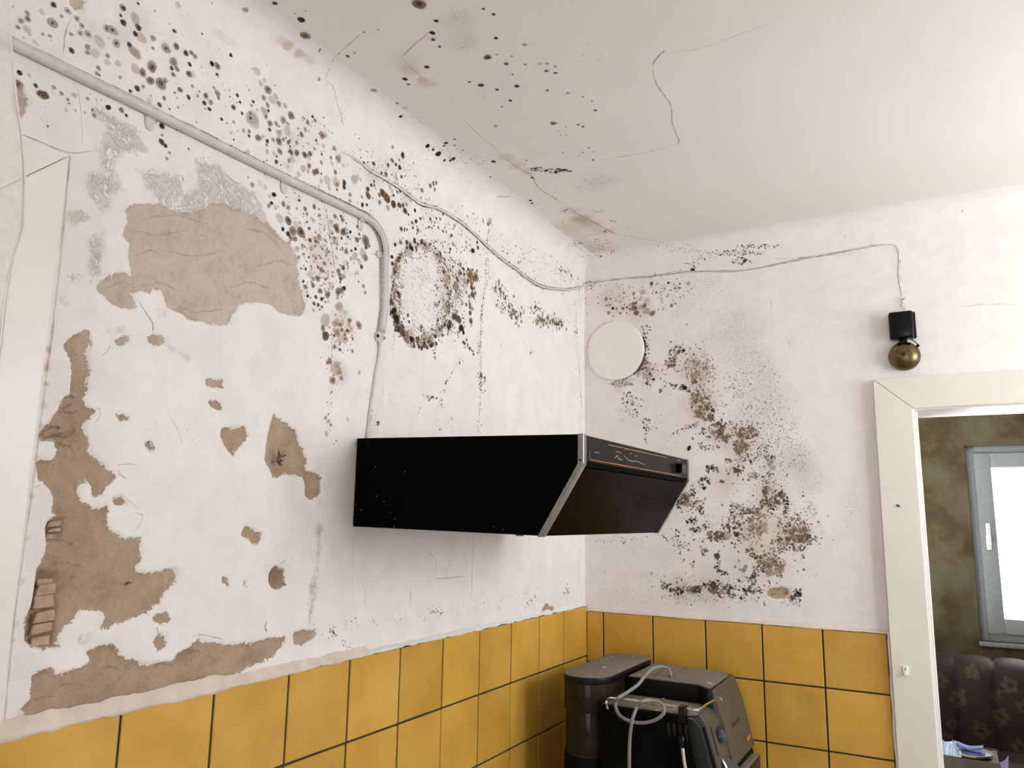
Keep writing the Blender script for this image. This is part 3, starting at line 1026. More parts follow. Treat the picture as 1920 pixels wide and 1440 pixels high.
# brown felt between the specks of the densest colonies
for a in ((1310, 770, 20, 30, 26, 3., 7., 'tth'), (1345, 810, 16, 14, 16, 3., 7., 'tth'), (1400, 812, 24, 14, 26, 3., 7., 'tth'), (1390, 838, 16, 14, 18, 3., 6., 'tt'), (1500, 1003, 26, 18, 40, 3., 7., 'tth'), (1450, 1062, 28, 20, 46, 3., 7., 'tth'), (1420, 980, 20, 26, 36, 3., 7., 'tth'), (1320, 690, 30, 30, 34, 3., 7., 'th'), (1350, 1008, 16, 10, 16, 3., 7., 'tt'), (1300, 1106, 20, 6, 14, 3., 6., 'tt'), (1345, 1106, 16, 8, 12, 3., 6., 'tt'), (1440, 930, 10, 20, 14, 3., 6., 'tt'), (1285, 938, 12, 14, 12, 3., 6., 'tt'), (1262, 675, 10, 22, 14, 3., 6., 'tt'), (1190, 578, 16, 8, 10, 3., 6., 'tt'), (1210, 690, 14, 20, 16, 3., 6., 'th'), (1440, 870, 14, 20, 14, 3., 7., 'th'), (1175, 755, 14, 16, 8, 3., 6., 'th')):
    blob('B', *a)
for a in ((600, 470, 40, 40, 26, 4., 9., 'tth'), (640, 620, 20, 26, 22, 4., 9., 'tt'), (640, 690, 10, 26, 12, 4., 8., 'tt'), (560, 300, 40, 40, 22, 4., 9., 'ths'), (845, 560, 20, 50, 30, 3., 8., 'tth'), (880, 530, 14, 14, 12, 3., 7., 'tt'), (955, 575, 22, 20, 20, 3., 6., 'tt'), (1025, 602, 28, 9, 22, 3., 6., 'tt'), (740, 350, 26, 20, 12, 3., 7., 'tt'), (745, 560, 12, 70, 24, 3., 7., 'tth'), (790, 640, 40, 12, 20, 3., 7., 'tt')):
    blob('L', *a)

# left wall, upper left field
spots('L', 20, 0, 6, '''480 55 38 k;25 75 15 g;185 150 35 g;190 215 35 b;115 235 38 g;80 310 32 g;180 330 45 t;210 390 25 f;350 135 35 f;470 260 62 r;570 185 25 g;640 125 45 d;740 210 40 d;800 290 35 d;680 385 30 d;780 375 35 d;870 385 45 d;360 385 22 g;440 405 25 g;145 420 25 f;260 465 25 f;300 500 22 f;685 570 38 k;865 530 40 g;865 595 35 g;950 600 60 f;1090 630 32 g;1085 700 40 f;1205 715 40 f;1000 470 70 f;1080 320 50 d;1145 340 65 d;1185 490 55 d;1260 88 45 g;1270 95 28 k;1430 42 20 k;1235 175 22 k;1265 255 42 k;1400 210 65 t;1435 310 42 k;1400 380 36 k;1470 430 65 t;1335 505 36 k;1395 590 75 t;1400 600 60 t;1600 430 40 g;1600 545 25 g;1745 545 58 r;1865 520 45 g;1860 525 38 g;1840 350 28 k;1620 125 12 k;1880 55 40 f;1590 750 68 r;1590 760 45 b;1400 775 60 t;1485 820 50 b;1830 700 60 g;1810 770 30 k;1870 780 32 b;1828 840 32 b;1570 910 50 b;1690 940 70 b;1740 905 35 g;1422 995 38 k;1345 1025 25 k;1490 975 25 g;985 765 36 g;970 830 30 g;1000 850 16 k;1228 872 25 g;100 820 34 K;205 850 25 f;280 965 28 k;90 950 50 b;60 930 40 g;330 1050 42 B;390 1075 45 B;360 1085 40 b;485 985 28 g;570 1050 28 g;640 1120 22 g;655 1165 15 k;715 1075 35 t;860 1110 25 g;960 1125 14 g;1015 1125 14 g;890 1060 8 k;1095 1210 34 K;1245 1240 36 b;1298 1300 24 k;920 1240 22 g;935 1300 30 g;620 1240 25 f;730 1245 20 f;830 1270 20 f;1725 1105 28 b;1672 1180 32 B;1575 1080 12 k;1555 1130 40 f;1845 1045 18 g;1900 1010 35 g;1870 1100 20 f;1440 1225 16 k;1540 1280 18 k;1610 1360 40 f;1695 1415 32 k;415 1422 18 k;340 1340 10 f;1880 1210 15 g;1790 1230 12 k;385 1208 8 k''')
spots('L', 300, 60, 6, '''290 240 38 k;350 235 32 b;395 275 35 g;332 365 30 k;320 475 40 b;325 460 24 K;360 480 40 t;585 358 34 K;645 382 42 b;640 480 22 k;795 263 24 K;470 22 18 k;660 193 8 k;365 610 24 g;225 652 36 g;160 685 18 g;440 670 16 k;422 718 24 g;515 722 40 g;510 715 30 g;570 795 36 g;498 800 32 k;552 868 28 k;318 735 30 k;605 628 22 g;645 690 45 g;658 745 24 g;780 660 10 k;785 728 14 k;868 712 26 k;898 790 20 k;825 848 35 b;822 848 26 B;922 915 22 k;1003 655 12 k;1046 785 20 K;1025 830 22 g;1088 875 18 g;1015 915 26 b;1014 970 20 k;1040 990 110 f;1040 980 80 f;692 982 24 k;748 1030 13 k;826 1012 22 g;797 1135 20 f;868 1110 16 f;938 1112 26 g;1000 1120 28 g;1000 1170 22 k;827 1212 16 K;407 1018 12 k;100 868 14 k;200 850 18 f;1085 440 55 f;1130 575 38 f;1175 545 30 f;1212 650 55 b;1165 740 38 g;1300 725 38 t;1260 765 55 f;1335 810 40 g;1405 830 34 t;1208 820 36 g;1175 900 55 t;1218 885 22 k;1190 958 30 g;1235 1030 40 b;1232 1100 26 k;1308 1035 35 g;1385 990 50 g;1475 940 50 b;1435 1030 22 g;1430 1110 65 f;1660 1015 36 g;1716 952 22 k;1742 995 26 b;1635 1095 30 g;1600 985 22 f;1590 1155 36 b;1820 1165 45 b;1865 1165 34 f;1335 1140 45 t;1335 1230 48 b;1270 1215 30 g;1205 1228 28 k;1200 1275 18 k;1445 1245 30 b;1538 1247 30 g;1385 1210 26 b;1345 1345 40 b;1205 1345 32 t;1280 1365 30 t;1310 1400 16 k;1105 1190 44 b;1155 1175 26 t;1755 1220 20 k;1765 1260 18 g;1835 1280 32 f;1540 1360 34 b;1625 1385 36 b;1470 1345 36 g;1690 1370 30 g;1735 1310 22 g;1820 1375 18 k;1610 1290 18 f;1670 1260 20 f;60 1280 28 k;105 1360 22 g;318 1315 18 k;15 1235 40 k;75 1425 25 g;20 1060 38 k;22 1162 22 g;980 1360 40 f;545 1415 8 k;485 1415 8 k''')
spots('L', 460, 200, 6, '''350 560 18 k;345 620 30 k;398 657 16 k;240 605 14 k;185 630 16 g;515 520 38 g;575 525 36 b;665 540 38 b;725 530 34 b;855 535 20 g;875 502 10 k;520 595 40 t;490 610 30 g;855 630 28 g;960 575 28 g;1045 585 50 g;1000 470 35 g;975 645 32 f;1100 665 26 f;715 670 34 b;650 700 45 t;775 740 40 b;805 730 40 b;852 755 16 k;1010 735 34 b;1020 850 62 t;1110 855 36 k;1110 905 34 k;1030 880 30 b;1030 935 18 k;940 915 32 t;850 840 35 f;920 830 60 f;825 900 22 f;1225 820 60 t;1265 780 20 t;1290 820 25 f;1175 1060 26 g;1175 990 30 g;1265 1080 18 f;1315 1105 32 k;1365 1105 22 k;1400 1170 12 k;1310 1015 22 g;1330 640 28 k;1440 640 30 k;1298 575 14 k;1605 655 26 k;1735 685 34 k;1768 545 40 B;1768 540 24 k;1655 455 26 g;1650 605 32 b;1690 650 24 k;1530 745 22 k;1580 760 36 b;1645 765 18 k;1755 790 24 k;1730 600 18 k;1415 885 26 k;1448 885 22 b;1445 840 20 k;1375 930 34 B;1380 1000 45 B;1430 1030 14 k;1465 925 16 g;1505 995 28 b;1535 960 44 b;1550 985 40 B;1590 1030 60 b;1600 1050 36 B;1510 1080 32 g;1665 1000 20 k;1635 1005 18 f;1705 960 22 g;1740 955 18 k;1665 1100 50 B;1735 1115 32 B;1770 1110 30 t;1795 1175 40 B;1832 1212 20 k;1810 1100 24 g;1600 1130 35 t;1710 1160 14 k;1905 1165 24 k;1290 485 16 g;1360 500 14 g;1430 505 12 g;1280 360 16 g;1235 310 14 g;30 795 18 g;75 880 36 g;160 860 28 f;220 910 32 f;320 990 34 K;270 1010 26 f;290 1085 28 k;262 1115 30 g;335 1130 32 f;425 1095 34 b;480 1135 36 g;600 1008 18 g;602 1056 22 k;553 970 12 k;575 1145 20 g;670 1150 30 b;775 1125 32 b;650 1205 14 k;690 1210 22 b;838 1222 20 g;1005 1235 30 b;1072 1235 22 k;1092 1275 30 b;1098 1195 10 k;910 1170 16 g;385 1255 58 t;482 1280 46 b;420 1380 26 k;475 1420 20 k;530 1390 50 t;620 1400 48 b;715 1370 24 b;680 1305 18 t;1020 1360 50 b;1100 1400 40 b;960 1310 40 f;1255 1350 18 k;1180 1410 20 k;1750 1375 30 b;1790 1370 16 k;1818 1385 18 k;1885 1360 22 g;1870 1305 22 g;1915 1290 26 k;560 1320 40 f''')
spots('L', 500, 400, 6, '''485 305 30 B;545 315 15 k;578 328 16 k;397 352 18 k;423 380 12 k;255 330 25 g;340 400 40 f;358 495 28 g;472 495 18 k;550 503 20 k;541 457 8 k;455 552 10 k;415 588 14 k;435 628 22 k;497 600 22 g;536 652 14 f;490 690 50 f;520 740 30 g;570 735 38 b;575 605 22 b;610 635 34 b;635 650 22 b;690 660 28 f;648 565 32 b;660 740 24 b;685 715 30 t;690 775 15 g;435 828 36 b;410 765 22 k;520 810 34 b;600 875 38 b;683 915 44 b;450 885 18 g;460 930 22 K;490 950 14 k;550 940 26 k;615 965 26 K;640 955 20 g;655 995 16 k;690 995 22 t;530 1015 26 B;577 1028 26 B;618 1052 22 b;595 1083 16 b;527 1090 26 t;628 805 14 g;650 850 14 b;800 885 50 b;845 860 40 b;872 842 30 K;855 910 26 t;795 950 26 t;720 815 46 t;830 735 28 B;825 775 18 k;872 708 34 t;860 612 34 b;860 615 24 B;805 650 30 b;820 690 30 b;880 560 36 f;850 398 24 b;895 430 36 b;950 420 20 k;998 400 26 k;785 395 22 g;780 320 44 t;840 280 20 k;912 265 20 k;938 210 20 K;1015 150 14 K;860 215 46 b;785 175 50 b;740 220 26 t;645 170 22 f;1040 235 20 k;1018 300 34 b;1050 280 20 g;1000 285 18 k;1110 300 65 b;1130 355 50 g;1115 385 26 k;1080 450 60 t;1110 500 44 b;1065 600 30 k;1040 545 35 t;990 480 50 t;950 505 28 f;700 435 22 g;670 430 30 t;690 525 25 f;1155 370 12 k;1020 670 26 f;1032 768 16 k;1085 820 30 g;1105 892 26 g;820 1050 60 t;790 1050 40 t;770 1140 14 k;885 1120 34 f;660 1200 80 t;660 1380 60 B;630 1290 38 b;760 1320 36 t;785 1350 36 t;845 1310 28 b;830 1255 30 b;930 1205 34 b;850 1215 24 t;1035 1260 52 b;925 1260 35 t;700 1285 16 b;290 200 55 b;270 280 35 b;385 215 65 b;320 290 35 b;240 235 36 k;240 85 50 b;178 178 28 k;480 170 20 b;590 260 36 f;520 80 35 f''')
spots('L', 560, 640, 3, '200 30 16 b;175 110 20 b;200 160 34 t;190 220 24 b;240 205 16 t;300 55 12 b;340 175 14 t;185 285 8 k;165 450 16 t;155 520 16 t;210 560 7 k;180 350 5 k;275 440 14 f;205 130 20 t;160 120 12 b;195 190 8 k;445 460 18 b;445 455 8 k;150 430 12 g;180 470 10 b;165 410 8 k')
# little specks between them
for a in ((250, 60, 210, 50, 60, .8, 2.2, 'kgf'), (420, 160, 140, 50, 60, .8, 2.2, 'kgf'), (575, 250, 60, 50, 150, .8, 3., 'kkgbf'), (660, 300, 60, 40, 60, .8, 2.5, 'kgf'), (610, 440, 60, 50, 160, 1., 3.2, 'kgbt'), (630, 520, 45, 45, 130, 1., 3.2, 'kgbt'), (640, 620, 30, 30, 60, 1., 2.5, 'bgt'), (735, 320, 60, 30, 90, .8, 2.2, 'kkg'), (770, 370, 40, 30, 60, 1., 2.5, 'bkg'), (720, 310, 40, 20, 40, .7, 1.2, 'k'), (770, 300, 40, 18, 70, .6, 1.2, 'kg'), (800, 350, 30, 16, 60, .6, 1.2, 'kg'), (450, 260, 60, 30, 30, .6, 1.6, 'kg'), (380, 330, 30, 20, 25, .6, 1.2, 'k'), (545, 390, 40, 30, 40, .8, 2., 'kg'),
          (640, 215, 10, 20, 30, .5, 1., 'k'), (860, 330, 40, 20, 24, .6, 1.4, 'kg'), (820, 390, 60, 16, 40, .8, 2.2, 'kg'), (100, 120, 60, 40, 20, .6, 1.4, 'kg')):
    blob('L', *a)
# above and beside the round ghost of an old flue cover
spots('L', 700, 340, 4.8, '''250 430 22 B;280 425 12 k;302 432 12 k;350 375 22 g;383 360 22 k;420 335 18 k;355 420 16 k;400 440 24 b;472 422 10 K;512 340 18 k;565 335 16 k;600 340 20 g;550 370 20 g;585 420 20 g;625 450 16 k;640 420 12 k;625 298 16 k;680 390 12 g;730 400 20 g;700 488 20 B;655 455 16 g;720 430 12 k;570 542 10 k;602 552 8 k;640 545 12 k;790 485 14 g;835 548 18 g;835 595 18 g;870 575 12 k;890 625 26 K;905 625 22 b;935 550 18 K;940 598 20 k;865 520 12 k;840 500 12 g;690 610 16 K;685 640 14 K;715 565 20 g;800 590 10 k;955 450 10 k;930 380 10 k;935 330 10 k;912 340 10 k;897 292 14 k;845 315 14 k;740 268 10 k;985 350 18 g;990 375 14 g;1050 360 30 t;1030 385 22 b;430 145 12 k;470 160 12 g;500 165 12 g;435 80 24 b;510 40 26 b;550 75 18 b;540 20 24 b;565 15 20 b;375 262 18 B;285 265 30 B;315 298 14 k;180 205 36 B;230 215 30 B;265 215 26 b;130 240 24 t;55 185 20 g;210 95 14 k;178 125 14 g;237 95 12 k;85 110 40 B;125 160 40 B;110 130 40 b''')
for a in ((800, 440, 70, 36, 110, 1., 3.2, 'kkg'), (830, 470, 50, 25, 60, 1., 3., 'kkg'), (820, 410, 45, 22, 60, .7, 2., 'kg'), (890, 470, 20, 14, 20, 1., 3., 'kg'), (880, 420, 30, 20, 16, .8, 2., 'k'),
          (850, 545, 22, 50, 170, .8, 2.6, 'kkgb'), (838, 600, 22, 30, 130, .8, 2.8, 'kkgb'), (780, 550, 40, 70, 260, .5, 1.1, 'g'), (790, 590, 36, 40, 120, .5, 1., 'kg'), (850, 500, 16, 26, 90, .8, 2.4, 'kgb'), (742, 540, 9, 50, 110, .8, 2.6, 'kkgb'), (748, 600, 12, 30, 60, 1, 3, 'kbB')):
    blob('L', *a)
blob('L', 788, 550, 58, 102, 480, 1., 4.6, 'kKbBbgt', 0, .70)
blob('L', 788, 550, 50, 92, 240, .7, 2.6, 'kbBg', 0, .52)
blob('L', 788, 550, 46, 84, 420, .6, 1.9, 'kggf')
blob('L', 788, 550, 40, 74, 26, 5., 12., 's')
for t in range(22):                         # brown haze ring
    an = t / 22 * 6.28
    ML.spot('L', 788 + 52 * math.cos(an), 550 + 90 * math.sin(an), 14, 't' if t % 2 else 'h', R1)
trail('L', [(731, 540), (730, 565), (734, 590), (744, 615), (755, 632), (772, 645), (792, 652), (815, 640)], 3., 90, 2., 5.5, 'KKkB')
spots('L', 700, 340, 4.8, '150 1065 34 K;165 1095 26 K;185 1165 36 K;205 1230 40 K;215 1260 26 K;255 1320 40 K;265 1370 36 K;300 1380 34 K;340 1420 30 K;400 1420 30 B;165 680 22 K;170 740 24 k;145 840 20 K;140 910 16 k;345 605 26 K;300 550 26 B;245 550 26 b;195 570 22 k;370 520 16 k;430 550 20 k;460 570 22 B;560 1395 22 K;680 1305 34 K;690 1270 26 k;740 1225 40 B;770 1245 40 B;790 1320 40 K;810 1360 24 K;720 1215 30 B;640 1290 24 k;620 1385 18 k;580 1250 18 k;310 1205 20 B;320 1265 16 k;430 1310 26 b;590 1090 16 k;705 1120 14 K;230 1030 28 B;220 1000 20 K')
trail('L', [(870, 500), (880, 520), (895, 520)], 6, 40, 1.5, 5, 'Bbkt')
trail('L', [(888, 520), (884, 560), (880, 575)], 5, 40, 1.5, 4.5, 'Bbt')
trail('L', [(855, 535), (862, 560)], 6, 40, 1, 3, 'gbk')
spots('L', 700, 340, 4.8, '775 825 30 b;815 795 16 k;850 790 16 K;875 830 44 b;920 860 50 b;905 880 26 B;850 900 26 B;885 960 30 B;890 1020 34 B;860 1035 22 b;835 1110 20 B;868 1110 18 k;870 1185 28 B;875 1255 30 B;880 1295 20 t;760 750 12 k;835 995 18 b;800 1105 12 k;715 770 14 K;745 940 50 g;755 880 30 b')
for p, w, n, r0, r1, kk in (([(920, 410), (917, 450), (914, 475)], 2, 26, .8, 2.2, 'kgb'), ([(914, 475), (913, 530), (905, 560), (900, 620), (897, 660)], 2.2, 110, .8, 2.8, 'kggb'), ([(902, 640), (902, 700), (900, 740), (897, 780), (896, 812)], 2.2, 90, .8, 2.4, 'kkg'),
                            ([(902, 700), (905, 735)], 5, 30, 1, 4, 'bkB'), ([(870, 665), (850, 695), (835, 720), (827, 745), (824, 775)], 2, 40, 1., 3., 'kk'), ([(793, 740), (800, 742), (815, 748)], 2.5, 14, 1.5, 3.5, 'kb'), ([(812, 655), (815, 675)], 2, 12, 1, 3, 'k'), ([(868, 640), (880, 655), (892, 662)], 3, 22, 1.5, 4, 'kb'),
                            ([(785, 775), (788, 765)], 1, 8, .8, 1.6, 'k'), ([(845, 810), (848, 780)], 1.2, 14, .8, 1.6, 'kg'), ([(826, 810), (822, 790)], 2, 10, .8, 1.6, 'k'), ([(928, 535), (945, 560), (955, 575), (970, 590), (978, 600)], 7, 120, 1.2, 4.5, 'btbg'), ([(998, 575), (1010, 600), (1030, 605), (1055, 610)], 7, 140, 1.2, 4.2, 'bBbtk'), ([(1015, 590), (1045, 600)], 9, 50, 1.2, 3.5, 'bt'),
                            ([(940, 445), (975, 465), (1000, 480), (1030, 500), (1065, 530)], 12, 130, .8, 2.6, 'gbkf'), ([(945, 470), (985, 510), (1020, 535)], 8, 40, 1., 2.8, 'gb'), ([(1050, 505), (1070, 520)], 5, 30, 1., 3., 'kb'), ([(1078, 560), (1078, 600), (1080, 625), (1083, 680), (1090, 770)], 3, 60, .7, 2., 'kg'), ([(1080, 620), (1080, 626)], 2, 8, 1.5, 3, 'k'),
                            ([(735, 655), (738, 630)], 1, 14, .6, 1.4, 'k'), ([(620, 640), (622, 720), (615, 800), (620, 830)], 7, 70, .7, 2., 'kbg'), ([(672, 640), (690, 690)], 3, 12, .6, 1.4, 'g'), ([(700, 740), (702, 810)], 5, 60, .6, 1.6, 'kgb'), ([(1085, 540), (1100, 535), (1110, 530)], 4, 50, .7, 2.2, 'kKb'), ([(995, 655), (993, 665)], 2, 8, 1, 2.5, 'b'),
                            ([(590, 1185), (640, 1175), (700, 1165), (760, 1158), (830, 1150), (880, 1135), (930, 1128), (990, 1115), (1070, 1105)], 7, 130, .6, 2.3, 'kggf'), ([(617, 1190), (625, 1183)], 5, 26, 1, 2.6, 'kg'), ([(812, 1142), (830, 1152)], 5, 26, 1, 2.6, 'kg'), ([(640, 1210), (660, 1212)], 6, 14, 1, 2.5, 'kg'), ([(985, 1135), (1000, 1128)], 4, 16, 1, 2.6, 'kg'), ([(1060, 1115), (1070, 1105)], 4, 14, 1, 2.4, 'k'), ([(690, 1055), (760, 1060), (885, 1060)], 5, 16, .6, 1.6, 'kg'), ([(588, 1080), (583, 1150), (590, 1180)], 3, 30, .8, 2.2, 'gf'),
                            ([(150, 520), (600, 1150)], 120, 40, .5, 1.2, 'kg'), ([(270, 800), (300, 830)], 30, 12, .5, 1., 'kg'), ([(340, 790), (360, 830)], 3, 22, .5, 1.2, 'g'), ([(720, 690), (860, 800)], 50, 40, .5, 1.4, 'kg'), ([(960, 700), (1060, 800)], 40, 16, .5, 1.3, 'kg'), ([(650, 1040), (1050, 1080)], 40, 40, .5, 1.1, 'kg')):
    trail('L', p, w, n, r0, r1, kk)
# grime along the top of the pipe and beside the wire
trail('L', [(200, 162), (290, 205), (400, 258), (540, 328), (620, 366), (695, 405)], 1.1, 130, .8, 2.2, 'kkK')
trail('L', [(270, 205), (290, 222), (450, 300), (470, 312), (520, 340), (620, 385)], 1.6, 26, 1, 2.6, 'kK')
trail('L', [(722, 500), (724, 470)], 5, 14, .8, 2., 'kg')
for st in ('270 590 275 640 265 700 250 750', '275 640 285 690 300 700 345 610', '265 700 275 750 340 745', '250 745 275 790 290 820', '240 755 270 770 300 790', '300 690 340 690 375 660', '262 720 290 735 330 755', '275 760 300 800 320 800'):
    ML.line('L', px_poly(st, 480, 760, 7.2), 4.2, (.012, .011, .010, 1.), R1, 4, .006, .4)

# back wall
spots('B', 1090, 520, 6, '''105 130 10 K;215 103 8 k;340 157 8 k;540 118 8 k;330 242 14 k;280 245 26 g;430 213 10 k;190 290 10 k;355 348 20 K;400 355 18 g;310 400 26 g;360 435 16 g;470 350 22 b;515 335 16 k;535 355 14 b;540 310 20 t;610 295 20 B;600 345 34 B;580 300 24 b;620 400 34 B;665 437 14 k;710 320 32 b;735 380 40 t;800 405 36 b;590 185 22 g;595 235 16 g;690 165 36 t;790 70 26 b;788 105 20 f;845 170 18 k;900 172 26 f;935 128 18 g;970 208 26 f;980 62 18 K;1055 128 22 g;1100 120 22 g;1110 75 16 k;1205 68 28 t;1078 20 10 k;1015 318 22 b;1060 295 16 b;1150 205 10 k;1110 225 10 k;920 355 20 t;870 360 14 t;740 255 30 f;905 250 24 f;510 405 14 g;470 228 14 g;440 405 20 g;330 310 14 f;440 270 8 k''')
